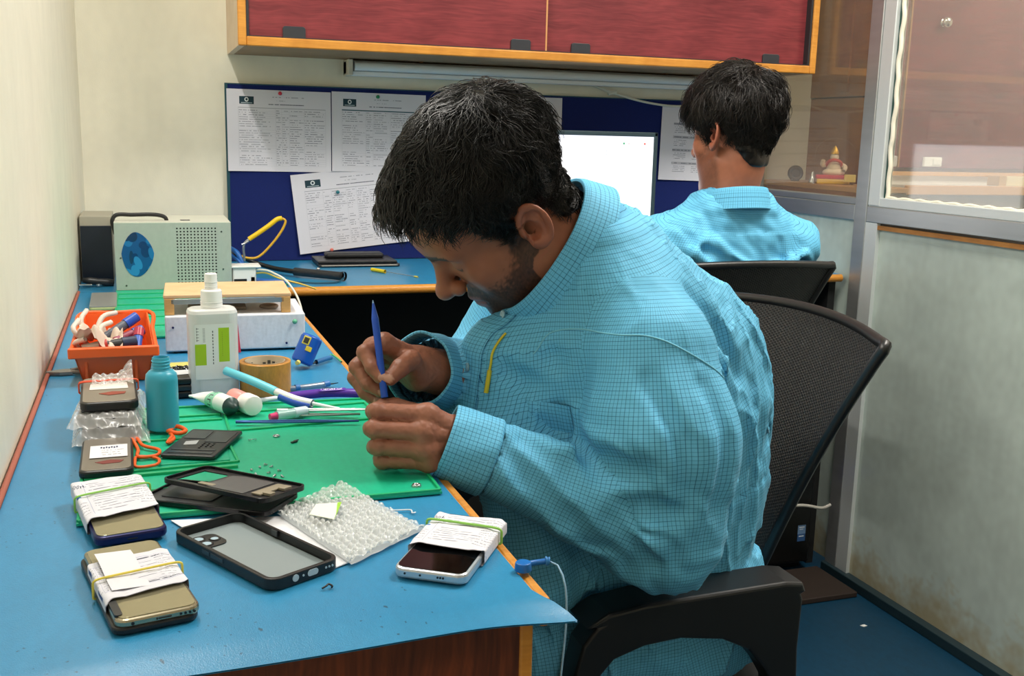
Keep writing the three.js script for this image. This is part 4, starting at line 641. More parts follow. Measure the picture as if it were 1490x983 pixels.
{
  const t = thing('battery_stack', 'black bagged phone batteries stacked behind the cyan bottle', 'batteries', [0.0415, DESK, -1.575], 0.02);
  for (let i = 0; i < 3; i++) part(t, 'battery', rb(0.05 - i * 0.001, 0.0095, 0.105, 0.003, 0.001 * i, 0.005 + i * 0.0098, 0), i === 1 ? mGraphite : mBlack);
  part(t, 'label', T(slab([[-0.02, 0.0], [0.018, -0.004], [0.014, 0.026], [-0.01, 0.03], [-0.02, 0.022]], 0.0006), 0, 0.0296, 0), std(0xe3e6ec, 0.6), 'torn white label');
  part(t, 'yellow_film', T(rb(0.05, 0.001, 0.035, 0.0004), 0, 0.0302, -0.036), std(0xcfc66a, 0.4));
  part(t, 'film', sheet((u, v) => [(u - 0.5) * 0.056, 0.0315 + 0.0025 * n2(u * 5, v * 7), mix(-0.02, 0.0, v)], 20, 12), std(0x16181b, 0.12), 'shiny black film');
}
{
  const t = thing('tape_roll', 'roll of brown packing tape standing flat behind the toothbrush', 'tape', [0.158, DESK, -1.535]);
  part(t, 'tape', lathe([[0.0295, 0.0005], [0.037, 0.0005], [0.0372, 0.002], [0.0372, 0.046], [0.037, 0.0475], [0.0295, 0.0475], [0.0295, 0.0005]], 48), std(0xffffff, 0.3, { map: noiseTex(0xc58a3c, 0.12, 9, 128, [3, 2]) }), 'layered brown tape');
  part(t, 'core', lathe([[0.0272, 0], [0.0294, 0], [0.0294, 0.048], [0.0272, 0.048], [0.0272, 0]], 48), std(0xd8c7ac, 0.7), 'pale cardboard core');
  parts(t, 'core_print', Array.from({ length: 7 }, (_, i) => { const a = 2.3 + i * 0.26 + (i > 3 ? 0.5 : 0); return T(rb(0.0045, 0.01 + (i % 3) * 0.003, 0.0004, 0.0001), 0.027 * Math.sin(a), 0.034, 0.027 * Math.cos(a), 0, a + Math.PI, 0); }), std(0x4b4a46, 0.7), 'dark lettering marks inside the core');
}
{
  const t = thing('tape_measure', 'small blue cylindrical device with yellow labels leaning by the white box', 'tool', [0.231, DESK, -1.683]);
  const A = V(0.42, 0.86, -0.2).normalize(), Q = new THREE.Quaternion().setFromUnitVectors(V(0, 1, 0), A), C0 = V(0, 0.0085, 0), cam = V(-0.135, 0.21, 0.965); const N = cam.clone().addScaledVector(A, -cam.dot(A)).normalize(), S = A.clone().cross(N);
  const b = lathe([[0, 0], [0.0155, 0], [0.0178, 0.003], [0.0178, 0.043], [0.0155, 0.0475], [0, 0.0485]], 32); b.applyQuaternion(Q); part(t, 'body', T(b, C0.x, C0.y, C0.z), std(0x1556b4, 0.3), 'blue plastic body');
  const patch = (name, w, h, s, ang, r, col, lab) => { const c = N.clone().multiplyScalar(Math.cos(ang)).addScaledVector(S, Math.sin(ang)); const g = new RoundedBoxGeometry(w, h, 0.0016, 2, 0.0006); g.applyMatrix4(new THREE.Matrix4().makeBasis(A.clone().cross(c).normalize(), A, c)); const p = C0.clone().addScaledVector(A, s).addScaledVector(c, r); part(t, name, T(g, p.x, p.y, p.z), std(col, 0.4), lab); };
  patch('label', 0.0125, 0.014, 0.036, -0.35, 0.0174, 0xd9c84c, 'yellow label'); patch('display', 0.0085, 0.0095, 0.036, -0.35, 0.0182, 0x20251f, 'dark display'); patch('label', 0.01, 0.008, 0.024, 0.12, 0.0176, 0xe4c63a, 'yellow oval label');
  const k = cyl(0.004, 0.0035, 0.006, 14); k.applyQuaternion(new THREE.Quaternion().setFromUnitVectors(V(0, 1, 0), V(-0.5, 0, 0.86))); part(t, 'knob', T(k, -0.008, 0.013, 0.018), std(0xe4d070, 0.4), 'pale yellow knob');
}
single('pink_marker', 'thin bright red pointed strip leaning against the white box', 'strip', T(ext([[-0.0035, 0], [0.004, 0], [0.0, 0.05]], 0.002, 0.0004), 0, 0.0005, 0), std(0xe3384e, 0.45), [0.1435, DESK, -1.828]);
{
  const t = thing('test_lead', 'short blue test lead with green wire behind the tape roll', 'cable', [0, DESK, 0]);
  part(t, 'plug', tube([[0.258, 0.005, -1.70], [0.275, 0.006, -1.715], [0.287, 0.005, -1.73]], 0.0042, 14, 8), std(0x2d6ea8, 0.4));
  part(t, 'pin', tube([[0.246, 0.003, -1.69], [0.258, 0.005, -1.70]], 0.0016, 6, 6), mBlack);
  part(t, 'wire', tube([[0.287, 0.004, -1.73], [0.293, 0.004, -1.76], [0.298, 0.003, -1.735], [0.3, 0.003, -1.7]], 0.0016, 20, 6), std(0x4cae74, 0.5));
}
{
  const t = thing('pliers', 'grey flat pliers lying beside the orange bin at the wall', 'pliers', [-0.121, DESK, -1.722], 0.1);
  part(t, 'jaw', T(slab([[-0.034, -0.003], [-0.012, -0.012], [0.004, -0.011], [0.004, 0.01], [-0.014, 0.01], [-0.034, 0.002]], 0.006, 0.001), 0, 0, 0), std(0x8f8f88, 0.4, { metalness: 0.7 }));
  parts(t, 'handle', [tube([[0.002, 0.004, -0.006], [0.02, 0.004, -0.012], [0.034, 0.004, -0.01]], 0.0035, 14, 7), tube([[0.002, 0.004, 0.006], [0.02, 0.004, 0.013], [0.034, 0.004, 0.012]], 0.0035, 14, 7)], std(0x77746a, 0.5));
}
// ---------------------------------------------------------------- brushes, tubes, tweezers
{
  const t = thing('toothbrush', 'pale cyan and white toothbrush with blue grip lying across the tools', 'toothbrush', [0, 0, 0]);
  part(t, 'handle', tube([[0.1, DESK + 0.041, -1.507], [0.13, DESK + 0.034, -1.472], [0.162, DESK + 0.024, -1.435]], 0.0062, 30, 10), std(0x6ed0e4, 0.3), 'cyan handle');
  part(t, 'neck', tube([[0.162, DESK + 0.024, -1.435], [0.185, DESK + 0.019, -1.405], [0.205, DESK + 0.0165, -1.388]], 0.0054, 20, 10), std(0xf0f4f6, 0.3), 'white neck');
  part(t, 'grip', tube([[0.166, DESK + 0.019, -1.424], [0.186, DESK + 0.0145, -1.4], [0.203, DESK + 0.0125, -1.387]], 0.0056, 20, 10), std(0x1c4fb0, 0.35), 'dark blue grip');
  part(t, 'head', tube([[0.205, DESK + 0.0165, -1.388], [0.222, DESK + 0.0145, -1.374], [0.238, DESK + 0.012, -1.365]], 0.0026, 14, 8), std(0xe6f2f4, 0.3));
}
{
  const t = thing('toothbrush', 'purple toothbrush with white script lying at the mat edge', 'toothbrush', [0, 0, 0]);
  part(t, 'handle', tube([[0.178, DESK + 0.0085, -1.462], [0.2, DESK + 0.009, -1.466], [0.235, DESK + 0.0095, -1.469], [0.268, DESK + 0.009, -1.464], [0.296, DESK + 0.0085, -1.452]], 0.0066, 40, 10), std(0x5b2ea0, 0.3), 'purple handle');
  const tt = canvasTex(256, 64, (x, w, h) => { x.fillStyle = '#5b2ea0'; x.fillRect(0, 0, w, h); x.strokeStyle = '#f2eef8'; x.lineWidth = 5; x.lineCap = 'round'; x.beginPath(); x.moveTo(18, 44); x.quadraticCurveTo(40, 2, 44, 34); x.quadraticCurveTo(52, 56, 62, 28); x.lineTo(64, 48); x.quadraticCurveTo(76, 16, 82, 44); x.quadraticCurveTo(96, 14, 100, 44); x.quadraticCurveTo(112, 56, 122, 26); x.lineTo(126, 46); x.quadraticCurveTo(150, 8, 146, 46); x.quadraticCurveTo(170, 14, 176, 40); x.quadraticCurveTo(198, 56, 226, 30); x.stroke(); x.lineWidth = 3; x.beginPath(); x.moveTo(24, 57); x.lineTo(220, 53); x.stroke(); });
  part(t, 'script', sheet((u, v) => { const x = mix(0.226, 0.264, u); return [x, DESK + 0.0165 - 0.004 * (v > 0.5 ? v - 0.5 : 0.5 - v) , mix(-1.473, -1.461, v), u, 1 - v]; }, 6, 6), std(0xffffff, 0.35, { map: tt }), 'white script lettering');
  part(t, 'neck', tube([[0.178, DESK + 0.0085, -1.462], [0.16, DESK + 0.009, -1.456], [0.14, DESK + 0.009, -1.448]], 0.0035, 16, 8), std(0xeee9f6, 0.35));
}
{
  const t = thing('craft_knife', 'silver and blue craft knife lying behind the purple toothbrush', 'knife', [0, DESK, 0]);
  part(t, 'body', tube([[0.19, 0.005, -1.525], [0.215, 0.005, -1.53], [0.245, 0.005, -1.54]], 0.0042, 20, 8), std(0x9aa4b4, 0.3, { metalness: 0.5 }));
  parts(t, 'collar', [tube([[0.245, 0.005, -1.54], [0.253, 0.006, -1.543]], 0.0052, 6, 8), tube([[0.2, 0.0055, -1.527], [0.207, 0.0055, -1.5285]], 0.0049, 6, 8)], std(0x3f78b8, 0.35), 'blue collar');
  part(t, 'blade', T(slab([[0.253, -1.5455], [0.268, -1.5475], [0.256, -1.54]], 0.001), 0, 0.004, 0), std(0x3a4148, 0.3, { metalness: 0.8 }));
}
const tweezer = (lab, a, b, col) => {
  const t = thing('tweezers', lab, 'tweezers', [0, 0, 0], 0, 'tweezers on the mat');
  const d = V(b[0] - a[0], 0, b[2] - a[2]).normalize(), n = V(-d.z, 0, d.x);
  for (const s of [-1, 1]) part(t, 'arm', tube([0, 0.3, 0.6, 1].map((f, i) => [mix(a[0], b[0], f) + n.x * s * [0.0006, 0.004, 0.0034, 0.0005][i], mix(a[1], b[1], f), mix(a[2], b[2], f) + n.z * s * [0.0006, 0.004, 0.0034, 0.0005][i]]), 0.0014, 30, 6), std(col, 0.3, { metalness: 0.6 }));
  part(t, 'heel', tube([a, [mix(a[0], b[0], 0.12), mix(a[1], b[1], 0.12), mix(a[2], b[2], 0.12)]], 0.0022, 6, 8), std(col, 0.3, { metalness: 0.6 }));
};
tweezer('dark blue tweezers lying along the mat rib', [0.1, MATY + 0.004, -1.3473], [0.2537, MATY + 0.0045, -1.312], 0x2b4f86);
tweezer('bright steel tweezers pointing at the working hands', [0.158, MATY + 0.005, -1.39], [0.272, MATY + 0.012, -1.338], 0xd0d4d6);
tweezer('grey steel tweezers under the toothbrush neck', [0.148, MATY + 0.003, -1.372], [0.262, MATY + 0.0045, -1.345], 0x7f8c88);
{
  const t = thing('glue_tube', 'white squeezed glue tube with green print lying on the mat', 'tube', [0.085, MATY + 0.0005, -1.418], 24 * D2R);
  const gt = canvasTex(256, 256, (x, w, h) => { x.fillStyle = '#eef0ee'; x.fillRect(0, 0, w, h); x.fillStyle = '#8fd0b4'; x.fillRect(0, 90, w, 60); x.fillStyle = '#20363a'; for (let i = 0; i < 6; i++) { x.fillRect(40 + i * 24, 104, 5, 26); x.fillRect(40 + i * 24, 104 + (i % 3) * 10, 15, 5); } x.fillRect(150, 180, 60, 30); });
  part(t, 'body', sheet((u, v) => { const a = u * 2 * Math.PI, r = mix(0.0035, 0.0125, sstep(0, 0.6, v)), w = mix(0.017, 0.0125, sstep(0, 0.7, v)); return [Math.cos(a) * w, 0.0135 + Math.sin(a) * r, mix(-0.05, 0.03, v), u, v]; }, 28, 16), std(0xffffff, 0.3, { map: gt }));
  part(t, 'shoulder', T(lathe([[0.0125, 0], [0.006, 0.006], [0.005, 0.012], [0, 0.013]], 24), 0, 0.0135, 0.03, Math.PI / 2), std(0x24403f, 0.35));
  part(t, 'crimp', rb(0.036, 0.003, 0.007, 0.001, 0, 0.0135, -0.052), std(0xe6e8e8, 0.35));
}
{
  const t = thing('flux_bottle', 'white round bottle with pink body lying on its side on the mat', 'bottle', [0.127, MATY + 0.0142, -1.383], 22 * D2R + Math.PI);
  part(t, 'body', T(lathe([[0, 0], [0.0125, 0.0005], [0.014, 0.004], [0.014, 0.022], [0.012, 0.028], [0, 0.029]], 28), 0, 0, 0, Math.PI / 2), std(0xf0f1ee, 0.3), 'white rounded base');
  part(t, 'cap', T(lathe([[0, 0], [0.0125, 0], [0.0128, 0.03], [0.011, 0.033], [0, 0.033]], 28), 0, 0, 0.0285, Math.PI / 2), std(0xe59a94, 0.35), 'pink cap');
  t.rotation.y = 22 * D2R; t.children.forEach(c => c.geometry.rotateY(Math.PI));
}
{
  const t = thing('flux_syringe', 'small clear syringe with bright pink cap beside the white bottle', 'syringe', [0.168, MATY + 0.0072, -1.3585], 0.38);
  part(t, 'barrel', T(cyl(0.006, 0.0068, 0.045, 18), 0.006, 0, 0, 0, 0, Math.PI / 2), std(0xbfe6e4, 0.25, { transmission: 0.3, thickness: 0 }));
  part(t, 'cap', T(cyl(0.005, 0.0042, 0.01, 16), -0.0215, 0, 0, 0, 0, Math.PI / 2), std(0xe0407e, 0.35), 'bright pink cap');
  part(t, 'label', T(cyl(0.0067, 0.0069, 0.018, 18), 0.018, 0, 0, 0, 0, Math.PI / 2), std(0xcfdce8, 0.4), 'pale blue label');
}
// ---------------------------------------------------------------- bubble wrap, small bits
{
  const c = [0.1772, -0.9751], A = [0.19, -1.082], B = [0.245, -0.934], C = [0.161, -0.869], Dd = [0.113, -1.015];
  const t = thing('bubble_wrap', 'folded piece of clear bubble wrap lying on the blue bench', 'packaging', [0, DESK, 0]);
  const f = (o, k) => sheet((u, v) => {
    const e = 0.004 * Math.sin(v * 17) * (u < 0.02 || u > 0.98 ? 1 : 0);
    const x = mix(mix(A[0], B[0], u), mix(Dd[0], C[0], u), v) + e, z = mix(mix(A[1], B[1], u), mix(Dd[1], C[1], u), v);
    const L = u * 0.156 / 0.0088, Wd = v * 0.104 / 0.0076, row = Math.floor(Wd), a = (L + (row % 2) * 0.5) % 1 - 0.5, b = Wd % 1 - 0.5;
    const bub = Math.sqrt(Math.max(0, 1 - (a * a + b * b) / 0.19));
    return [x, o + k * (0.0032 * bub + 0.0016 * n2(x * 60, z * 60) + 0.002 * n2(x * 22, z * 22) + 0.003), z]; }, 200, 150);
  part(t, 'bubble_layer', f(0.0025, 1), std(0xf3f6f6, 0.12, { transmission: 0.55, thickness: 0 }));
  part(t, 'backing_film', sheet((u, v) => { const x = mix(mix(A[0], B[0], u), mix(Dd[0], C[0], u), v), z = mix(mix(A[1], B[1], u), mix(Dd[1], C[1], u), v); return [x, 0.0022 + 0.0008 * n2(x * 50, z * 50), z]; }, 30, 20), std(0xe4e8ea, 0.35, { transmission: 0.4, thickness: 0 }));
  part(t, 'sticker', T(slab([[0.1404, -0.9812], [0.1613, -0.9617], [0.1766, -1.0059], [0.1513, -1.0086]].map(p => [p[0], p[1]]), 0.0006), 0, 0.0105, 0), std(0xe8efe0, 0.5), 'pale paper sticker');
  part(t, 'sticker_edge', T(slab([[0.1645, -0.9687], [0.1613, -0.9617], [0.1766, -1.0059], [0.1725, -1.006]], 0.0004), 0, 0.0113, 0), std(0x9ad03c, 0.5), 'lime green sticker edge');
}
single('sim_tool', 'thin white pin tool lying on the blue bench', 'tool', [tube([[0.2268, 0.001, -1.0051], [0.2278, 0.0012, -0.9965], [0.2454, 0.0012, -0.9916], [0.2448, 0.001, -0.9835], [0.2486, 0.001, -0.9845]], 0.0008, 30, 6)], std(0xe8ecf0, 0.3), [0, DESK, 0]);
single('black_crumb', 'small curled black scrap on the blue bench', 'scrap', tube([[-0.004, 0.001, 0.002], [0, 0.002, 0.0], [0.002, 0.0025, -0.002], [0.005, 0.001, -0.001], [0.004, 0.0015, 0.003]], 0.0009, 20, 6), mBlack, [0.1326, DESK, -0.8316]);
[[0.1175, -1.17], [0.1112, -1.1612], [0.1194, -1.1387], [0.1241, -1.1275], [0.1043, -1.1378], [0.1298, -1.1435], [0.1013, -1.1536], [0.1248, -1.1602], [0.111, -1.1237], [0.1311, -1.1232]].forEach(([x, z], i) => {
  const m = single('tiny_screw', 'tiny steel screw scattered on the green mat', 'screw', [lathe([[0, 0.0009], [0.0015, 0.0008], [0.0015, 0], [0.0008, 0], [0.0008, -0.003], [0, -0.0034]], 10)], mSteel, [x, MATY + 0.0007, z], i * 1.3, 'tiny screws on the mat'); m.rotation.z = 1.35;
});
single('lens_ring', 'tiny silver lens ring lying on the green mat', 'ring', T(new THREE.TorusGeometry(0.0036, 0.001, 8, 22), 0, 0.001, 0, Math.PI / 2), mSteel, [0.144, MATY - 0.0008, -1.2836]);
single('wire_clip', 'tiny bent wire clip lying on the green mat', 'clip', tube([[-0.004, 0.001, -0.004], [-0.003, 0.002, 0.002], [0.0, 0.003, 0.004], [0.003, 0.002, 0.001], [0.005, 0.001, -0.003]], 0.0006, 16, 6), mSteel, [0.1135, MATY - 0.0008, -1.2729]);
single('bracket_clip', 'tiny dark bracket with silver tongue on the green mat', 'clip', [rb(0.009, 0.002, 0.003, 0.0005, 0, 0.0012, 0), rb(0.007, 0.001, 0.002, 0.0003, 0.006, 0.0012, -0.004)], std(0x4a5450, 0.3, { metalness: 0.8 }), [0.1617, MATY - 0.0008, -1.2512], 0.5);
for (const [x, z, l] of [[0.267, -1.055, 'steel nut pressed into the front corner of the mat'], [0.2602, -1.385, 'steel nut in the rear tray of the mat']]) single('steel_nut', l, 'nut', [T(new THREE.TorusGeometry(0.0036, 0.0014, 8, 20), 0, 0.0016, 0, Math.PI / 2), cyl(0.0055, 0.0055, 0.001, 20, 0, 0.0006, 0)], mSteel, [x, MATY - 0.0009, z]);
{
  const t = thing('suction_opener', 'blue round suction opener tied to the bench edge with string', 'tool', [0.3055, DESK, -0.819], 0);
  part(t, 'cup', lathe([[0, 0.0085], [0.0062, 0.0085], [0.0072, 0.0075], [0.0078, 0.001], [0.007, 0.0002], [0, 0.0002]], 28), std(0x1668b8, 0.35));
  part(t, 'arm', tube([[0.004, 0.0055, -0.001], [0.014, 0.0055, -0.002], [0.022, 0.006, -0.001]], 0.0028, 14, 8), std(0x1668b8, 0.35));
  parts(t, 'knot', [T(new THREE.TorusGeometry(0.0032, 0.0012, 7, 16), 0.0225, 0.006, -0.001, 0, 1.4), T(new THREE.TorusGeometry(0.003, 0.001, 7, 16), 0.0245, 0.006, -0.0005, 0.4, 1.2)], std(0x2f7fc4, 0.5));
  part(t, 'string', tube([[0.025, 0.006, -0.0005], [0.029, 0.006, 0.008], [0.031, -0.004, 0.022], [0.03, -0.03, 0.032], [0.02, -0.1, 0.045], [0.012, -0.22, 0.05], [0.01, -0.4, 0.05]], 0.0009, 40, 6), std(0x86b0d0, 0.5), 'thin pale string');
}
// ---------------------------------------------------------------- things on the back bench
{
  const t = thing('small_phone', 'grey phone with pale green edge lying behind the orange bin', 'phone', [-0.093, DESK + 0.0002, -2.42], 1 * D2R);
  part(t, 'body', phone(0.055, 0.2, 0.007, 0.006), std(0xb7c083, 0.4), 'pale green edge'); part(t, 'back_panel', T(phone(0.054, 0.198, 0.003, 0.006), 0, 0.0065, 0), std(0x8d8f8c, 0.3), 'grey back panel');
}
{
  const t = thing('notebook_stack', 'two slim dark tablets stacked at the pin board', 'tablet', [0.58, DESK, -3.04], -0.02);
  part(t, 'lower_tablet', [rb(0.235, 0.008, 0.15, 0.003, 0, 0.0042, 0)], mGraphite); part(t, 'edge', rb(0.22, 0.002, 0.002, 0.0005, 0.0, 0.0045, 0.0755), std(0xcfc4b4, 0.4)); part(t, 'upper_tablet', rb(0.23, 0.008, 0.145, 0.003, -0.004, 0.0125, -0.004), std(0x1b1a1a, 0.35)); part(t, 'top_case', rb(0.17, 0.014, 0.06, 0.006, 0.0, 0.0238, -0.03), std(0x202022, 0.5));
}
{
  const t = thing('screwdriver', 'small screwdriver with yellow handle on the back bench', 'screwdriver', [0.637, DESK, -2.79], 0);
  const a = [-0.045, 0.0055, -0.082 * 0.9], b = [0.05, 0.002, 0.075], q = f => [mix(a[0], b[0], f), mix(a[1], b[1], f), mix(a[2], b[2], f)];
  part(t, 'handle', tube([q(0), q(0.1), q(0.3)], 0.0052, 12, 10), std(0xe6cc1c, 0.35), 'yellow handle'); part(t, 'shaft', tube([q(0.3), q(0.6), q(0.95)], 0.0013, 10, 7), mSteel); part(t, 'tip', tube([q(0.93), q(1)], 0.0024, 4, 8), std(0xe0d060, 0.4));
}
{
  const t = thing('hot_air_handle', 'black hot air gun handle with its hose on the back bench', 'tool', [0, DESK, 0]);
  part(t, 'handle', tube([[0.37, 0.013, -2.79], [0.42, 0.013, -2.74], [0.478, 0.012, -2.69]], 0.011, 24, 12), mGraphite); part(t, 'nozzle_cap', tube([[0.478, 0.012, -2.69], [0.483, 0.012, -2.685]], 0.0122, 4, 14), mBlack); part(t, 'switch', T(new THREE.SphereGeometry(0.005, 10, 8), 0.425, 0.0245, -2.745), mSteel);
  part(t, 'hose', tube([[0.37, 0.013, -2.79], [0.32, 0.016, -2.85], [0.27, 0.03, -2.88], [0.23, 0.05, -2.86], [0.19, 0.06, -2.82]], 0.0065, 40, 10), mBlack); part(t, 'cord', tube([[0.482, 0.008, -2.688], [0.46, 0.003, -2.65], [0.41, 0.003, -2.635], [0.36, 0.003, -2.66], [0.31, 0.004, -2.7]], 0.0022, 40, 7), std(0x174a5c, 0.5));
}
{
  const t = thing('crocodile_clip', 'yellow sleeved crocodile clip lead standing up against the pin board', 'clip', [0, 0, 0]);
  part(t, 'sleeve', tube([[0.2461, 0.9971, -2.72], [0.266, 1.01, -2.72], [0.295, 1.03, -2.72], [0.32, 1.0485, -2.72], [0.33, 1.05, -2.72]], 0.0062, 30, 10), std(0xeec41a, 0.4), 'yellow rubber sleeve');
  part(t, 'wire', tube([[0.33, 1.05, -2.72], [0.3385, 1.044, -2.72], [0.334, 1.028, -2.72], [0.3077, 0.9895, -2.72], [0.2673, 0.9512, -2.72], [0.245, 0.949, -2.72], [0.22, 0.955, -2.73]], 0.0032, 50, 8), std(0xd9a82c, 0.45), 'yellow wire');
  part(t, 'jaw', [tube([[0.2461, 0.9971, -2.72], [0.236, 0.988, -2.72], [0.233, 0.975, -2.72], [0.2345, 0.942, -2.72]], 0.003, 16, 7), tube([[0.246, 0.993, -2.718], [0.234, 0.986, -2.718], [0.228, 0.984, -2.718]], 0.0025, 8, 7)], mSteel);
}
{
  const t = thing('adapter_box', 'small white plastic adapter box beside the instrument case', 'box', [0.2225, DESK, -2.615]);
  part(t, 'shell', [rb(0.056, 0.046, 0.05, 0.004, 0, 0.029, 0), rb(0.014, 0.03, 0.05, 0.002, 0.02, 0.015, 0), rb(0.07, 0.005, 0.06, 0.002, 0.004, 0.0535, 0)], mWhite); part(t, 'opening', rb(0.03, 0.02, 0.004, 0.001, -0.01, 0.014, 0.0245), mBlack); part(t, 'fuse', T(cyl(0.004, 0.004, 0.03, 12), -0.012, 0.012, 0.028, 0, 0, Math.PI / 2), std(0xd8c83a, 0.4), 'yellow striped fuse');
}
single('blue_cable', 'thick blue cable bundle behind the adapter box', 'cable', [tube([[0.2, 0.085, -2.72], [0.215, 0.075, -2.7], [0.225, 0.05, -2.69], [0.228, 0.02, -2.69], [0.26, 0.008, -2.68], [0.33, 0.006, -2.66], [0.3, 0.006, -2.63]], 0.006, 50, 9), tube([[0.2, 0.07, -2.71], [0.222, 0.05, -2.685], [0.232, 0.014, -2.68], [0.3, 0.006, -2.65]], 0.0045, 40, 9)], std(0x1560b0, 0.4), [0, DESK, 0]);
single('white_wire', 'thin white wire arching from the adapter box over the bench edge', 'cable', tube([[0.25, 0.045, -2.6], [0.27, 0.048, -2.56], [0.2846, 0.047, -2.5], [0.305, 0.036, -2.46], [0.325, 0.006, -2.44], [0.335, -0.03, -2.42], [0.338, -0.09, -2.4]], 0.0026, 50, 8), std(0xeceae0, 0.45), [0, DESK, 0]);
single('yellow_wire', 'thin yellow white wire ending in a bare tip at the bench edge', 'cable', tube([[0.25, 0.036, -2.6], [0.27, 0.04, -2.57], [0.3003, 0.032, -2.52], [0.3486, 0.018, -2.52], [0.385, 0.004, -2.53]], 0.0022, 40, 8), std(0xe2c45a, 0.45), [0, DESK, 0]);
single('green_wire', 'short green wire on the bench edge below the white wire', 'cable', tube([[0.29, 0.003, -2.66], [0.305, 0.006, -2.62], [0.315, 0.004, -2.61], [0.33, 0.003, -2.63]], 0.003, 20, 7), std(0x1d8a66, 0.5), [0, DESK, 0]);
// ---------------------------------------------------------------- people: distance fields meshed with surface nets
function nets(sdf, mn, mx, cell) {
  const nx = Math.ceil((mx[0] - mn[0]) / cell) + 1, ny = Math.ceil((mx[1] - mn[1]) / cell) + 1, nz = Math.ceil((mx[2] - mn[2]) / cell) + 1;
  const val = new Float32Array(nx * ny * nz), id = (i, j, k) => (k * ny + j) * nx + i, Bk = 6, R = cell * Bk * 0.9 * 1.35;
  for (let K = 0; K < nz; K += Bk) for (let J = 0; J < ny; J += Bk) for (let I = 0; I < nx; I += Bk) {
    const c = sdf(mn[0] + (I + Bk / 2) * cell, mn[1] + (J + Bk / 2) * cell, mn[2] + (K + Bk / 2) * cell), far = Math.abs(c) > R;
    for (let k = K; k < Math.min(K + Bk, nz); k++) for (let j = J; j < Math.min(J + Bk, ny); j++) for (let i = I; i < Math.min(I + Bk, nx); i++) val[id(i, j, k)] = far ? c : sdf(mn[0] + i * cell, mn[1] + j * cell, mn[2] + k * cell);
  }
  const vid = new Int32Array(nx * ny * nz).fill(-1), pos = [], idx = [];
  for (let k = 0; k < nz - 1; k++) for (let j = 0; j < ny - 1; j++) for (let i = 0; i < nx - 1; i++) {
    let m = 0; const c = []; for (let q = 0; q < 8; q++) { const v = val[id(i + (q & 1), j + ((q >> 1) & 1), k + (q >> 2))]; c.push(v); if (v < 0) m |= 1 << q; }
    if (m === 0 || m === 255) continue;
    let x = 0, y = 0, z = 0, n = 0;
    for (let q = 0; q < 8; q++) for (const b of [1, 2, 4]) if (!(q & b)) { const r = q | b; if ((c[q] < 0) !== (c[r] < 0)) { const t = c[q] / (c[q] - c[r]); x += (q & 1) + (b === 1 ? t : 0); y += ((q >> 1) & 1) + (b === 2 ? t : 0); z += (q >> 2) + (b === 4 ? t : 0); n++; } }
    vid[id(i, j, k)] = pos.length / 3; pos.push(mn[0] + (i + x / n) * cell, mn[1] + (j + y / n) * cell, mn[2] + (k + z / n) * cell);
  }
  const quad = (a, b, c, d, fl) => { if (a < 0 || b < 0 || c < 0 || d < 0) return; fl ? idx.push(a, c, b, b, c, d) : idx.push(a, b, c, b, d, c); };
  for (let k = 1; k < nz - 1; k++) for (let j = 1; j < ny - 1; j++) for (let i = 1; i < nx - 1; i++) {
    const s = val[id(i, j, k)] < 0;
    if (s !== (val[id(i + 1, j, k)] < 0)) quad(vid[id(i, j - 1, k - 1)], vid[id(i, j, k - 1)], vid[id(i, j - 1, k)], vid[id(i, j, k)], !s);
    if (s !== (val[id(i, j + 1, k)] < 0)) quad(vid[id(i - 1, j, k - 1)], vid[id(i, j, k - 1)], vid[id(i - 1, j, k)], vid[id(i, j, k)], s);
    if (s !== (val[id(i, j, k + 1)] < 0)) quad(vid[id(i - 1, j - 1, k)], vid[id(i, j - 1, k)], vid[id(i - 1, j, k)], vid[id(i, j, k)], !s);
  }
  const nor = new Float32Array(pos.length), e = cell * 0.5;
  for (let v = 0; v < pos.length; v += 3) {
    const gr = () => { const x = pos[v], y = pos[v + 1], z = pos[v + 2]; return [sdf(x + e, y, z) - sdf(x - e, y, z), sdf(x, y + e, z) - sdf(x, y - e, z), sdf(x, y, z + e) - sdf(x, y, z - e)]; };
    let g = gr(), l = Math.hypot(...g) || 1; const d = clamp(sdf(pos[v], pos[v + 1], pos[v + 2]), -cell, cell) * 0.8; for (let q = 0; q < 3; q++) pos[v + q] -= d * g[q] / l;
    g = gr(); l = Math.hypot(...g) || 1; for (let q = 0; q < 3; q++) nor[v + q] = g[q] / l;
  }
  const g = new THREE.BufferGeometry(); g.setAttribute('position', new THREE.Float32BufferAttribute(pos, 3)); g.setAttribute('normal', new THREE.BufferAttribute(nor, 3)); g.setIndex(idx); return g;
}
const smin = (a, b, k) => { const h = Math.max(k - Math.abs(a - b), 0) / k; return Math.min(a, b) - h * h * k * 0.25; };
const smax = (a, b, k) => -smin(-a, -b, k);
const rc = (x, y, z, a, ra, b, rb2) => { const bx = b[0] - a[0], by = b[1] - a[1], bz = b[2] - a[2], px = x - a[0], py = y - a[1], pz = z - a[2]; const t = clamp((px * bx + py * by + pz * bz) / (bx * bx + by * by + bz * bz + 1e-9), 0, 1); return Math.hypot(px - bx * t, py - by * t, pz - bz * t) - (ra + (rb2 - ra) * t); };
const el = (x, y, z, c, r) => { const a = (x - c[0]) / r[0], b = (y - c[1]) / r[1], d = (z - c[2]) / r[2]; const k = Math.hypot(a, b, d); return k < 1e-4 ? -Math.min(...r) : (k - 1) * k / Math.hypot(a / r[0], b / r[1], d / r[2]); };
const sp = (x, y, z, c, r) => Math.hypot(x - c[0], y - c[1], z - c[2]) - r;
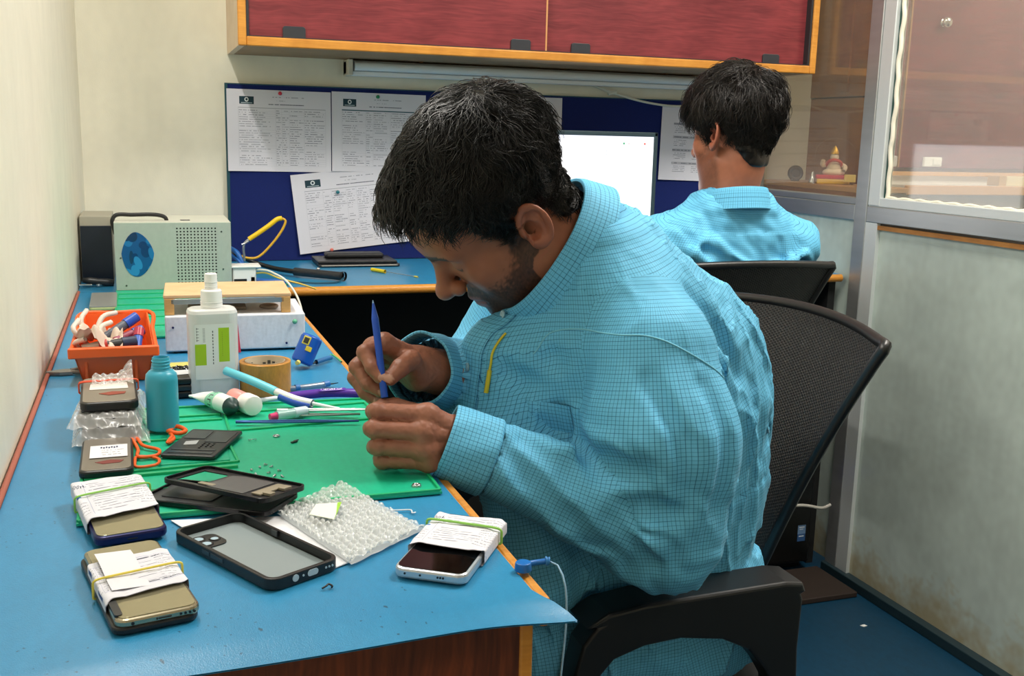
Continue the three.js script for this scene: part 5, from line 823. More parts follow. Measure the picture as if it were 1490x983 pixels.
function colored(g, f) { const p = g.attributes.position, c = new Float32Array(p.count * 3); for (let i = 0; i < p.count; i++) { const q = f(p.getX(i), p.getY(i), p.getZ(i)); c.set(q, i * 3); } g.setAttribute('color', new THREE.BufferAttribute(c, 3)); return g; }
const linc = h => { const c = new THREE.Color(h); return [c.r, c.g, c.b]; };
const mix3 = (a, b, t) => [mix(a[0], b[0], t), mix(a[1], b[1], t), mix(a[2], b[2], t)];
// head in its own frame: x towards the face, y up, z sideways, origin midway between the ears
function headField(x, y, zz, neckTo, fat = 0, ears = true) {
  const z = Math.abs(zz);
  let d = el(x, y, z, [0.003, 0.056, 0], [0.097, 0.083, 0.075]);
  d = smin(d, el(x, y, z, [0.056, 0.05, 0], [0.051, 0.05, 0.06]), 0.03);
  d = smin(d, el(x, y, z, [0.05, -0.012, 0], [0.047, 0.06, 0.056 + fat]), 0.03);
  d = smin(d, el(x, y, z, [0.062, -0.014, 0.042], [0.026, 0.022, 0.02]), 0.02);
  d = smin(d, el(x, y, z, [0.048, -0.05, 0.034], [0.036, 0.034, 0.024 + fat]), 0.02);
  d = smin(d, rc(x, y, z, [0.012, -0.05, 0.05], 0.018 + fat, [0.078, -0.096, 0.008], 0.017), 0.022);
  d = smin(d, el(x, y, z, [0.045, -0.07, 0], [0.043, 0.04, 0.045]), 0.025);
  d = smin(d, sp(x, y, z, [0.084, -0.098, 0], 0.017), 0.02);
  d = smin(d, el(x, y, z, [0.082, -0.058, 0], [0.021, 0.03, 0.03]), 0.015);
  d = smin(d, rc(x, y, z, [0.094, 0.034, 0.01], 0.009, [0.083, 0.037, 0.042], 0.008), 0.014);
  d = smax(d, -el(x, y, z, [0.105, 0.016, 0.033], [0.017, 0.012, 0.017]), 0.014);
  d = smin(d, sp(x, y, z, [0.08, 0.014, 0.032], 0.0135), 0.006);
  d = smin(d, rc(x, y, z, [0.096, 0.026, 0], 0.007, [0.119, -0.017, 0], 0.0115), 0.012);
  d = smin(d, sp(x, y, z, [0.109, -0.024, 0.0135], 0.0095), 0.008);
  d = smin(d, sp(x, y, z, [0.124, -0.02, 0], 0.0115), 0.008);
  d = smax(d, -sp(x, y, z, [0.11, -0.035, 0.008], 0.004), 0.004);
  d = smin(d, rc(x, y, z, [0.101, -0.053, 0], 0.0075, [0.092, -0.056, 0.022], 0.004), 0.006);
  d = smin(d, rc(x, y, z, [0.0985, -0.067, 0], 0.008, [0.09, -0.063, 0.02], 0.004), 0.006);
  d = smax(d, -rc(x, y, z, [0.111, -0.06, 0], 0.0022, [0.097, -0.06, 0.024], 0.002), 0.003);
  if (neckTo) { d = smin(d, rc(x, y, zz, [-0.022, -0.025, 0], 0.056 + fat, neckTo, 0.06 + fat), 0.035); d = smin(d, rc(x, y, zz, [0.0, -0.06, 0], 0.05, [neckTo[0] + 0.03, neckTo[1], neckTo[2]], 0.05), 0.03); }
  if (!ears) return d;
  // ear: plate, rolled rim, bowl, lobe
  const ca = Math.cos(0.2), sa = Math.sin(0.2), ex0 = (x + 0.008) * 1.08, ey0 = (y - 0.004) * 1.08, ex = ex0 * ca + ey0 * sa, ey = -ex0 * sa + ey0 * ca, ez = z - 0.0775 + ex * 0.4;
  let e = el(ex, ey, ez, [0, 0, 0], [0.019, 0.031, 0.0055]);
  const rr2 = Math.hypot(ex / 0.0175, (ey - 0.002) / 0.0285), ang = Math.atan2(ey - 0.002, ex);
  const rim = Math.hypot((rr2 - 1) * 0.02, ez - 0.0075) - 0.0044; if (!(ang < 0.3 && ang > -1.1)) e = smin(e, rim, 0.004);
  const inner = Math.hypot((Math.hypot((ex - 0.002) / 0.011, (ey + 0.001) / 0.0185) - 1) * 0.013, ez - 0.005) - 0.003; if (ang > 0.6 || ang < -1.2) e = smin(e, inner, 0.004);
  e = smin(e, el(ex, ey, ez, [0.003, -0.027, 0.003], [0.009, 0.01, 0.006]), 0.006);
  e = smax(e, -el(ex, ey, ez, [0.004, -0.004, 0.007], [0.0095, 0.014, 0.013]), 0.003); e = smax(e, -el(ex, ey, ez, [-0.004, 0.016, 0.0095], [0.009, 0.008, 0.007]), 0.003);
  e = smin(e, el(ex, ey, ez, [0.0155, -0.006, 0.002], [0.004, 0.007, 0.006]), 0.004);
  return smin(d, e, 0.007);
}
const hairLine = (x) => { const P = [[-0.2, -0.055], [-0.08, -0.055], [-0.045, -0.035], [-0.03, 0.02], [-0.012, 0.04], [0.006, 0.036], [0.012, 0.0], [0.026, 0.004], [0.034, 0.046], [0.05, 0.066], [0.065, 0.08], [0.085, 0.09], [0.1, 0.096], [0.2, 0.11]]; for (let i = 1; i < P.length; i++) if (x <= P[i][0]) return mix(P[i - 1][1], P[i][1], (x - P[i - 1][0]) / (P[i][0] - P[i - 1][0])); return 0.09; };
function skinColour(skin, beard) {
  const base = linc(skin), dark = linc(0x0a0807), lip = linc(0x7c4640), brow = linc(0x120d0b);
  return (x, y, zz) => {
    const z = Math.abs(zz); let c = shade3(base, 1 + 0.06 * n3(x * 60, y * 60, z * 60));
    if (Math.abs(x + 0.008) < 0.03 && Math.abs(y) < 0.04 && z > 0.074) c = mix3(c, linc(0xa85a48), 0.35);
    if (beard) {
      const yb = x < 0.018 ? 0.03 : x < 0.036 ? mix(0.03, -0.03, (x - 0.018) / 0.018) : x < 0.07 ? mix(-0.03, -0.048, (x - 0.036) / 0.034) : -0.043;
      let b = sstep(-0.018, 0.001, yb - y + 0.008 * n3(x * 120, y * 120, z * 120) + 0.006 * n3(x * 300, y * 300, z * 300)) * sstep(-0.008, 0.006, x) * sstep(-0.15, -0.125, y);
      if (x > 0.085 && y > -0.071 && y < -0.05 && z < 0.02) b = 0; if (z > 0.072) b = 0;
      c = mix3(c, dark, b * beard * (0.86 + 0.14 * n3(x * 400, y * 400, z * 400)));
    }
    if (x > 0.088 && y > -0.072 && y < -0.05 && z < 0.022) c = mix3(c, lip, 0.8);
    const by = 0.034 + 0.004 * Math.sin((z - 0.01) * 90); if (x > 0.07 && z > 0.009 && z < 0.048 && Math.abs(y - by) < 0.0068 - 0.06 * Math.max(0, z - 0.03)) c = mix3(c, brow, 0.9);
    if (Math.hypot(x - 0.08, y - 0.014, z - 0.032) < 0.0155 && x > 0.082 && Math.abs(y - 0.006 - (z - 0.032) * (z - 0.032) * 10) < 0.0017 && z > 0.02 && z < 0.044) c = mix3(c, brow, 0.95);
    return c;
  };
}
function frame(O, F, U) { const f = V(...F).normalize(), s = f.clone().cross(V(...U)).normalize(), u = s.clone().cross(f); return new THREE.Matrix4().makeBasis(f, u, s).setPosition(...O); }
const mSkin = new THREE.MeshPhysicalMaterial({ color: 0xffffff, vertexColors: true, roughness: 0.5, side: THREE.DoubleSide });
// hair: a cap that follows the scalp plus thousands of thin tapering locks
function makeHair(mat4, field, o) {
  const th = (x, y, z) => o.thick(x, y, z) + 0.003 * n3(x * 30, y * 30, z * 30);
  const cap = nets((x, y, z) => smax(field(x, y, z) - th(x, y, z) * 0.72, (o.line(x) - y) * 0.75, 0.012), [-0.14, -0.09, -0.12], [0.15, 0.2, 0.12], 0.0036);
  const pos = [], nor = [], idx = [];
  const e = 0.002, nrm = (x, y, z) => { const g = V(field(x + e, y, z) - field(x - e, y, z), field(x, y + e, z) - field(x, y - e, z), field(x, y, z + e) - field(x, y, z - e)); return g.normalize(); };
  let made = 0, tries = 0;
  while (made < o.count && tries++ < o.count * 6) {
    const a = rnd() * 2 * Math.PI, cy = rr(-0.75, 1), sr = Math.sqrt(1 - cy * cy); const dir = V(Math.cos(a) * sr, cy, Math.sin(a) * sr); let q = V(0, 0.045, 0).addScaledVector(dir, 0.16);
    for (let k = 0; k < 14; k++) q.addScaledVector(dir, -field(q.x, q.y, q.z) * 0.9);
    if (q.y < o.line(q.x) + 0.004 || Math.abs(q.z) > 0.079 && Math.abs(q.x) < 0.03 && q.y < 0.04) continue;
    const n = nrm(q.x, q.y, q.z), kx = o.crown; let fl = V(q.x - kx[0], q.y - kx[1], q.z - kx[2]); fl.addScaledVector(n, -fl.dot(n)).normalize();
    const sw = o.swirl * n3(q.x * 26, q.y * 26, q.z * 26) + 0.35 * n3(q.x * 80, q.y * 80, q.z * 80); fl.applyAxisAngle(n, sw);
    const side = n.clone().cross(fl).normalize(), L = o.len(q.x, q.y, q.z) * rr(0.75, 1.2), t0 = th(q.x, q.y, q.z) * rr(0.6, 1.0), w = o.width * rr(0.7, 1.3), ph = 6 * n3(q.x * 30, q.y * 30, q.z * 30), cur = o.curl * rr(0.5, 1.3), lift = o.lift * rr(0.3, 1.4), S = 6, first = pos.length / 3;
    let c = q.clone().addScaledVector(n, t0);
    for (let s = 0; s <= S; s++) {
      const f = s / S; const nn = nrm(c.x, c.y, c.z), tang = fl.clone().addScaledVector(nn, -fl.dot(nn)).normalize();
      const r = w * (1 - 0.8 * f * f), off = V(0, 0, 0).addScaledVector(side, cur * Math.sin(ph + f * 4.2) * f).addScaledVector(nn, lift * Math.sin(f * 2.6) * L);
      const ct = c.clone().add(off);
      for (let m = 0; m < 3; m++) { const an = m * 2.0944; const rv = V(0, 0, 0).addScaledVector(side, Math.cos(an)).addScaledVector(nn, Math.sin(an)); pos.push(ct.x + rv.x * r, ct.y + rv.y * r, ct.z + rv.z * r); nor.push(rv.x, rv.y, rv.z); }
      c.addScaledVector(tang, L / S); const dd = field(c.x, c.y, c.z) - t0; c.addScaledVector(nn, -dd * 0.7); if (o.gravity) c.y -= o.gravity * L / S;
    }
    for (let s = 0; s < S; s++) for (let m = 0; m < 3; m++) { const A = first + s * 3 + m, B = first + s * 3 + (m + 1) % 3; idx.push(A, B, A + 3, B, B + 3, A + 3); }
    made++;
  }
  const g = new THREE.BufferGeometry(); g.setAttribute('position', new THREE.Float32BufferAttribute(pos, 3)); g.setAttribute('normal', new THREE.Float32BufferAttribute(nor, 3)); g.setIndex(idx);
  const all = M([cap, g]); all.applyMatrix4(mat4); return all;
}
// shirt cloth: fine dark check on pale cyan
const checkTex = dataTex(512, 512, (u, v) => { // one tile is 8 x 8 squares
  const a = linc(0xffffff); const fu = (u * 8) % 1, fv = (v * 8) % 1; const wv = 0.03 * (rnd() - 0.5) + 0.02 * tn(u, v, 30, 30, 2);
  let k = 1 + wv; const lu = Math.abs(fu - 0.5) > 0.43 ? (Math.floor(u * 8 + 0.5) % 2 ? 0.68 : 0.8) : 1, lv = Math.abs(fv - 0.5) > 0.43 ? (Math.floor(v * 8 + 0.5) % 2 ? 0.7 : 0.82) : 1;
  const b = [0x68 / 255, 0xbf / 255, 0xe6 / 255]; const m = lu * lv; return [b[0] * k * m * m, b[1] * k * Math.pow(m, 1.15), b[2] * k * Math.pow(m, 0.85)];
});
const weave = grain(256, 60, [30, 30]);
const mShirt = std(0xffffff, 0.72, { map: checkTex, sheen: 0.2, sheenRoughness: 0.4, sheenColor: new THREE.Color(0xd8f2fa) });
const CHECK = 1 / (8 * 0.0046);
// give a cloth mesh uv in metres, triangle by triangle, from the limb or trunk it belongs to
function clothUV(g, regions) {
  g = g.toNonIndexed(); const p = g.attributes.position, uv = new Float32Array(p.count * 2);
  for (let i = 0; i < p.count; i += 3) {
    const cx = (p.getX(i) + p.getX(i + 1) + p.getX(i + 2)) / 3, cy = (p.getY(i) + p.getY(i + 1) + p.getY(i + 2)) / 3, cz = (p.getZ(i) + p.getZ(i + 1) + p.getZ(i + 2)) / 3;
    let best = regions[0], bd = 1e9; for (const r of regions) { const d = r.d(cx, cy, cz); if (d < bd) { bd = d; best = r; } }
    let a0 = 0; for (let q = 0; q < 3; q++) { const w = best.uv(p.getX(i + q), p.getY(i + q), p.getZ(i + q)); if (q === 0) a0 = w[0]; else { if (w[0] - a0 > Math.PI) w[0] -= 2 * Math.PI; if (w[0] - a0 < -Math.PI) w[0] += 2 * Math.PI; } uv[(i + q) * 2] = w[0] * best.r * CHECK; uv[(i + q) * 2 + 1] = w[1] * CHECK; }
  }
  g.setAttribute('uv', new THREE.BufferAttribute(uv, 2)); return g;
}
function limb(a, ra, b, rb2) { // a tapering sleeve as region
  const A = V(...a), d = V(...b).sub(A), L = d.length(); d.divideScalar(L); const r = (Math.abs(d.y) < 0.8 ? V(0, 1, 0) : V(1, 0, 0)); const e1 = r.clone().addScaledVector(d, -r.dot(d)).normalize(), e2 = d.clone().cross(e1);
  return { d: (x, y, z) => rc(x, y, z, a, ra, b, rb2), r: (ra + rb2) / 2, uv: (x, y, z) => { const px = x - a[0], py = y - a[1], pz = z - a[2]; return [Math.atan2(px * e2.x + py * e2.y + pz * e2.z, px * e1.x + py * e1.y + pz * e1.z), px * d.x + py * d.y + pz * d.z]; } };
}
// trunk: elliptical sections along a spine in the plane of bending (axes A = spine plane x-like, B = y, C = sideways)
function trunk(st) { // stations [px, py, pc, half depth, half width] already in (bend, up, side) coordinates
  return { r: 0.19, eval(x, y, c) {
    let bd = 1e9, out = null, acc = 0;
    for (let i = 0; i + 1 < st.length; i++) { const a = st[i], b = st[i + 1], dx = b[0] - a[0], dy = b[1] - a[1], l2 = dx * dx + dy * dy, l = Math.sqrt(l2); let t = ((x - a[0]) * dx + (y - a[1]) * dy) / l2; const tc = clamp(t, 0, 1), qx = a[0] + dx * tc, qy = a[1] + dy * tc, dd = (x - qx) ** 2 + (y - qy) ** 2; if (dd < bd) { bd = dd; const n = ((x - qx) * dy - (y - qy) * dx) / l, al = (t - tc) * l; out = [n, al, mix(a[3], b[3], tc), mix(a[4], b[4], tc), mix(a[2], b[2], tc), acc + tc * l]; } acc += l; }
    return out; } };
}
// ---------------------------------------------------------------- the man bending over the bench
{
  const man = thing('person', 'man in pale cyan checked shirt bending over the green mat, holding a blue pencil', 'person');
  const yw = 9 * D2R, pt = 45.5 * D2R, rl = -19 * D2R;
  const F = [-Math.cos(yw) * Math.cos(pt), -Math.sin(pt), -Math.sin(yw) * Math.cos(pt)], U0 = V(-Math.cos(yw) * Math.sin(pt), Math.cos(pt), -Math.sin(yw) * Math.sin(pt)), U = U0.clone().multiplyScalar(Math.cos(rl)).addScaledVector(V(...F).cross(U0), Math.sin(rl)).toArray();
  const HM = frame([0.428, 1.176, -1.25], F, U), HI = HM.clone().invert();
  const nb = V(0.545, 1.09, -1.25).applyMatrix4(HI), neckTo = [nb.x, nb.y, nb.z];
  const hf = (x, y, z) => headField(x, y, z, neckTo, 0.004);
  const headG = colored(nets(hf, [-0.2, -0.2, -0.12], [0.15, 0.16, 0.12], 0.0028), skinColour(0x9c6348, 0.94)); headG.applyMatrix4(HM);
  // hands
  const skin = linc(0x96604a), knuckle = linc(0x7c4a3a), nail = linc(0xc79a88);
  const handField = (H) => (x, y, z) => {
    let d = rc(x, y, z, H.arm, 0.03, H.wrist, 0.027), pm = 1e9;
    for (const f of H.fingers) { pm = Math.min(pm, rc(x, y, z, H.wrist, 0.021, f.j[0], 0.0125)); }
    for (let i = 0; i + 1 < H.fingers.length; i++) pm = smin(pm, rc(x, y, z, H.fingers[i].j[0], 0.0115, H.fingers[i + 1].j[0], 0.0115), 0.008);
    d = smin(d, pm, 0.012); let fg = 1e9;
    for (const f of H.fingers) { let q = 1e9; for (let i = 0; i < 3; i++) q = smin(q, rc(x, y, z, f.j[i], f.r * [1.16, 1.02, 0.95][i], f.j[i + 1], f.r * [1.0, 0.94, 0.8][i]), 0.003); q = smin(q, sp(x, y, z, f.j[1], f.r * 1.08), 0.003); fg = Math.min(fg, q); }
    d = smin(d, fg, 0.0045);
    let th = rc(x, y, z, H.wrist, 0.02, H.thumb[0], 0.017); for (let i = 0; i < 3; i++) th = smin(th, rc(x, y, z, H.thumb[i], [0.017, 0.012, 0.0105][i], H.thumb[i + 1], [0.0122, 0.0108, 0.0088][i]), 0.004);
    d = smin(d, th, 0.007);
    return d + 0.0004 * n3(x * 150, y * 150, z * 150);
  };
  const handCol = (H) => (x, y, z) => { let c = shade3(skin, 1 + 0.08 * n3(x * 70, y * 70, z * 70)); for (const f of H.fingers) for (const k of [1, 2]) { const q = sp(x, y, z, f.j[k], 0); if (q < 0.0125) c = mix3(c, knuckle, 0.55 * (1 - q / 0.0125) * 2 * (0.6 + 0.4 * Math.sin((x * 0.9 + y * 0.5) * 2600))); } for (const n of H.nails || []) if (sp(x, y, z, n, 0) < 0.0058) c = nail; return c; };
  const LH = { arm: [0.372, 0.8985, -1.115], wrist: [0.3317, 0.925, -1.112], fingers: [
    { r: 0.0092, j: [[0.2905, 0.9608, -1.1], [0.2351, 0.9663, -1.108], [0.236, 0.9592, -1.135], [0.2529, 0.9525, -1.15]] },
    { r: 0.0096, j: [[0.2839, 0.9435, -1.092], [0.2292, 0.9485, -1.1], [0.2326, 0.9404, -1.13], [0.2485, 0.9361, -1.145]] },
    { r: 0.0092, j: [[0.2843, 0.924, -1.09], [0.2334, 0.9284, -1.099], [0.2357, 0.9196, -1.126], [0.2507, 0.9143, -1.14]] },
    { r: 0.0084, j: [[0.2905, 0.909, -1.092], [0.2393, 0.9097, -1.104], [0.2424, 0.9054, -1.126], [0.2563, 0.9035, -1.138]] }],
    thumb: [[0.3246, 0.9296, -1.14], [0.2951, 0.946, -1.155], [0.2673, 0.9556, -1.16], [0.2514, 0.9588, -1.158]] };
  const RH = { arm: [0.352, 0.972, -1.248], wrist: [0.314, 0.9856, -1.228], fingers: [
    { r: 0.009, j: [[0.2632, 1.023, -1.205], [0.2376, 1.0167, -1.188], [0.2428, 1.0018, -1.172], [0.2496, 0.9915, -1.1645]] },
    { r: 0.0093, j: [[0.2545, 1.0144, -1.218], [0.2313, 0.9962, -1.203], [0.2407, 0.9791, -1.185], [0.2528, 0.9717, -1.176]] },
    { r: 0.0088, j: [[0.2538, 1.0026, -1.234], [0.2324, 0.9787, -1.222], [0.2404, 0.9643, -1.204], [0.2508, 0.9575, -1.193]] },
    { r: 0.008, j: [[0.2613, 0.9904, -1.25], [0.2418, 0.967, -1.24], [0.2474, 0.957, -1.224], [0.2533, 0.9494, -1.212]] }],
    thumb: [[0.3066, 0.9774, -1.215], [0.2933, 1.0044, -1.19], [0.2765, 1.0, -1.172], [0.2622, 0.9897, -1.163]],
    nails: [[0.252, 0.993, -1.156], [0.2585, 0.991, -1.1545], [0.2545, 0.972, -1.168], [0.2525, 0.9575, -1.1845]] };
  const lf = handField(LH), rf = handField(RH);
  const lhG = colored(nets(lf, [0.21, 0.86, -1.19], [0.41, 1.0, -1.05], 0.0024), handCol(LH)), rhG = colored(nets(rf, [0.21, 0.92, -1.3], [0.39, 1.05, -1.13], 0.0024), handCol(RH));
  // trunk and sleeves
  const ST = [[0.7, 0.585, -1.265, 0.13, 0.145], [0.685, 0.63, -1.265, 0.135, 0.147], [0.662, 0.7, -1.265, 0.147, 0.147], [0.648, 0.8, -1.26, 0.182, 0.156], [0.622, 0.9, -1.255, 0.205, 0.16], [0.594, 0.985, -1.25, 0.188, 0.16], [0.574, 1.05, -1.25, 0.148, 0.152], [0.558, 1.105, -1.25, 0.097, 0.12], [0.548, 1.145, -1.25, 0.068, 0.085]];
  const TR = trunk(ST);
  const trunkD = (x, y, z, g = 0) => { const o = TR.eval(x, y, z), a = o[2] - g, b = o[3] - g, m = Math.min(a, b); return (Math.sqrt((o[0] / a) ** 2 + ((z - o[4]) / b) ** 2 + (o[1] / (m * 0.6)) ** 2) - 1) * m * 0.92; };
  const SL = [0.565, 1.015, -1.09], EL = [0.567, 0.814, -1.052], WL = [0.322, 0.9205, -1.112], SR = [0.535, 1.035, -1.4], ER = [0.47, 0.9, -1.44], WR = [0.318, 0.9815, -1.233];
  const ML = [0.563, 0.922, -1.058];
  const plane = (x, y, z, w, e) => { const dx = w[0] - e[0], dy = w[1] - e[1], dz = w[2] - e[2], l = Math.hypot(dx, dy, dz); return ((x - w[0]) * dx + (y - w[1]) * dy + (z - w[2]) * dz) / l; };
  const folds = (x, y, z) => { const s = x * 0.95 + y * 0.28, t = -x * 0.28 + y * 0.95; const r1 = 1 - Math.abs(n3(s * 9 + 3, t * 2.6, z * 7)), r2 = 1 - Math.abs(n3(s * 17 - t * 5, t * 6 + 7, z * 15)); return 0.004 * n3(x * 7 + 2, y * 5, z * 8) - 0.0075 * r1 ** 5 - 0.0042 * r2 ** 4 + 0.0012 * n3(x * 46, y * 26, z * 46) + 0.003; };
  const creases = [ // raised pulls of cloth [from, to, radius]
    [[0.46, 0.985, -1.135], [0.475, 0.91, -1.11], 0.009], [[0.47, 0.905, -1.05], [0.43, 0.9, -1.06], 0.014], [[0.56, 0.85, -0.985], [0.5, 0.81, -1.0], 0.01], [[0.52, 0.83, -1.0], [0.45, 0.85, -1.03], 0.009]];
  const armL = (x, y, z, g = 0) => { let d = smin(rc(x, y, z, SL, 0.072 - g, ML, 0.086 - g), rc(x, y, z, ML, 0.086 - g, EL, 0.074 - g), 0.04); d = smin(d, rc(x, y, z, EL, 0.072 - g, [0.47, 0.862, -1.07], 0.055 - g), 0.014); return smin(d, rc(x, y, z, [0.47, 0.862, -1.07], 0.054 - g, WL, 0.0395 - g), 0.02); };
  const armR = (x, y, z, g = 0) => { let d = rc(x, y, z, SR, 0.085 - g, ER, 0.078 - g); return smin(d, rc(x, y, z, ER, 0.075 - g, WR, 0.041 - g), 0.03); };
  const LE = [0.47, 0.862, -1.07];
  const shirt0 = (x, y, z) => {
    let t = trunkD(x, y, z);
    t = smin(t, rc(x, y, z, [0.565, 1.09, -1.19], 0.064, SL, 0.068), 0.045); t = smin(t, rc(x, y, z, [0.565, 1.09, -1.31], 0.066, SR, 0.08), 0.04);
    t = smin(t, rc(x, y, z, [0.41, 1.0, -1.25], 0.03, [0.415, 0.9, -1.25], 0.035), 0.1); t = smin(t, rc(x, y, z, [0.43, 0.86, -1.185], 0.045, [0.455, 0.72, -1.165], 0.062), 0.06);
    t = smin(t, rc(x, y, z, [0.72, 0.625, -1.205], 0.09, [0.48, 0.605, -1.195], 0.083), 0.04); t = smin(t, rc(x, y, z, [0.7, 0.62, -1.35], 0.1, [0.52, 0.605, -1.36], 0.08), 0.05);
    // sleeves, cut square at the cuffs and hollow inside
    const pl = plane(x, y, z, WL, LE), pr = plane(x, y, z, WR, ER);
    let al = armL(x, y, z); if (pl > -0.062) al += 0.001; al = Math.max(al, pl + 0.012); al = Math.max(al, -(pl > -0.05 ? rc(x, y, z, LE, 0.045, [WL[0] - 0.05, WL[1] + 0.02, WL[2]], 0.033) : 1));
    let ar = armR(x, y, z); if (pr > -0.06) ar += 0.001; ar = Math.max(ar, pr + 0.012); ar = Math.max(ar, -(pr > -0.05 ? rc(x, y, z, ER, 0.06, [WR[0] - 0.04, WR[1] + 0.02, WR[2] + 0.05], 0.033) : 1));
    const w = pl > -0.055 || pr > -0.055 ? 0.25 : 1;
    t = smin(t, al, 0.016); t = smin(t, ar, 0.015);
    if (t < 0.05) { for (const c of creases) t = smin(t, rc(x, y, z, c[0], c[2], c[1], c[2] * 0.6), 0.03); t += w * folds(x, y, z); const el2 = Math.hypot(x - 0.52, y - 0.84, z - 1e-9 + 1.06); const k = Math.exp(-((el2 / 0.09) ** 2)); t += 0.006 * k * Math.sin((x * 0.75 + y * 0.9) * 150 + 3 * n3(x * 14, y * 14, z * 14)); }
    // neck opening
    const nq = rc(x, y, z, [0.52, 1.12, -1.25], 0.066, [0.4, 1.19, -1.25], 0.066); return smax(t, -nq, 0.006);
  };
  // pressed-in folds: round the sleeve head, inside the elbow, between sleeve and back
  const grooves = [[[0.458, 1.009], [0.460, 0.973], [0.460, 0.933], [0.473, 0.903], 0.011], [[0.443, 0.913], [0.465, 0.908], [0.498, 0.908], 0.017], [[0.400, 0.935], [0.433, 0.898], [0.477, 0.847], [0.522, 0.796], 0.011], [[0.389, 0.908], [0.435, 0.847], [0.497, 0.787], 0.009], [[0.370, 0.930], [0.391, 0.895], [0.426, 0.846], 0.008], [[0.520, 1.009], [0.544, 0.945], [0.553, 0.881], 0.007], [[0.588, 1.002], [0.606, 0.936], [0.597, 0.863], 0.008], [[0.403, 0.989], [0.429, 0.975], [0.464, 0.969], 0.007], [[0.622, 1.092], [0.663, 1.039], [0.702, 0.980], 0.006], [[0.482, 0.856], [0.511, 0.869], [0.541, 0.862], 0.008]].map(g => { const r = g.pop(); return { r, p: g.map(([x, y]) => { let z = -0.9; for (let i = 0; i < 60; i++) z -= shirt0(x, y, z) * 0.7; return [x, y, z + r * 0.35]; }) }; });
  const shirt = (x, y, z) => { let t = shirt0(x, y, z); if (t < 0.03 && z > -1.2) for (const g of grooves) for (let i = 0; i + 1 < g.p.length; i++) { const d = rc(x, y, z, g.p[i], g.r, g.p[i + 1], g.r); if (d < 0.03) t = smax(t, -d, 0.018); } return t; };
  const regions = [{ d: (x, y, z) => trunkD(x, y, z) - 0.008, r: 0.17, uv: (x, y, z) => { const o = TR.eval(x, y, z); return [Math.atan2(o[0], z - o[4]), o[5] + o[1]]; } }, limb(SL, 0.085, EL, 0.08), limb(EL, 0.07, WL, 0.04), limb(SR, 0.085, ER, 0.08), limb(ER, 0.075, WR, 0.041), limb([0.72, 0.625, -1.205], 0.09, [0.48, 0.605, -1.195], 0.083), limb([0.43, 0.86, -1.185], 0.048, [0.455, 0.72, -1.165], 0.068)];
  const shirtG = clothUV(nets(shirt, [0.27, 0.4, -1.56], [0.87, 1.22, -0.95], 0.0055), regions);
  // unseen body below the cloth, one surface with the neck and forearms
  const inner = (x, y, z) => { let d = trunkD(x, y, z, 0.03) + 0.004; d = smin(d, armL(x, y, z, 0.03) + 0.004, 0.02); d = smin(d, armR(x, y, z, 0.03) + 0.004, 0.02); d = smin(d, rc(x, y, z, [0.7, 0.6, -1.215], 0.05, [0.36, 0.58, -1.2], 0.045), 0.03); d = smin(d, rc(x, y, z, [0.7, 0.59, -1.35], 0.06, [0.36, 0.57, -1.37], 0.05), 0.03); const pl = plane(x, y, z, WL, LE), pr = plane(x, y, z, WR, ER); return smax(smax(d, pl + 0.03, 0.01), 0 * pr - 1 + (pr > -0.03 && armR(x, y, z) < 0.02 ? 1.01 : 0), 0.004); };
  const innerG = colored(nets(inner, [0.28, 0.44, -1.52], [0.86, 1.18, -0.98], 0.013), () => skin);
  const body = part(man, 'body', [headG, lhG, rhG, innerG], mSkin);
  part(man, 'shirt', shirtG, mShirt, 'pale cyan shirt with a fine dark check');
  part(man, 'hair', makeHair(HM, (x, y, z) => headField(x, y, z, neckTo, 0.004, false), { line: hairLine, thick: (x, y, z) => 0.006 + 0.017 * sstep(0.03, 0.1, y) + 0.005 * sstep(0.04, 0.1, x) * sstep(0.06, 0.1, y) + 0.012 * sstep(0.02, -0.07, x) * sstep(0.0, 0.06, y), crown: [-0.06, 0.12, 0], swirl: 1.3, len: (x, y, z) => y > 0.07 ? 0.03 : y > 0.035 ? 0.018 : 0.01, count: 17000, width: 0.00065, curl: 0.01, lift: 0.16, gravity: 0 }), new THREE.MeshPhysicalMaterial({ color: 0x0d0c0c, roughness: 0.34, side: THREE.DoubleSide }), 'short wavy black hair');
  // collar: folded band around the tilted neck opening
  const CA = V(-0.86, 0.51, 0).normalize(), CB = V(0.51, 0.86, 0).normalize();
  const ring = (ph, rad, along) => { const a = ph * D2R, ca = Math.cos(a), sa = Math.sin(a); const rB = ca > 0 ? 0.082 : 0.1, rZ = 0.071; const c = V(0.492, 1.136, -1.25).addScaledVector(CA, along).addScaledVector(CB, ca * (rB + rad)); c.z += sa * (rZ + rad); return c; };
  const fold = [[0, -0.02], [0.001, 0.004], [0.003, 0.012], [0.007, 0.013], [0.011, 0.006], [0.017, -0.014], [0.022, -0.032]];
  const colG = sheet((u, v) => { const ph = mix(-168, 168, u), k = v * (fold.length - 1), i = Math.min(fold.length - 2, Math.floor(k)), f = k - i; const r = mix(fold[i][0], fold[i + 1][0], f), al = mix(fold[i][1], fold[i + 1][1], f); const tip = sstep(120, 168, Math.abs(ph)) * sstep(0.6, 1, v); const c = ring(ph, r + 0.002 * tip, al - 0.024 * tip); return [c.x, c.y, c.z, ph * D2R * 0.085 * CHECK, v * 0.09 * CHECK]; }, 90, 24);
  part(man, 'collar', colG, mShirt, 'folded shirt collar');
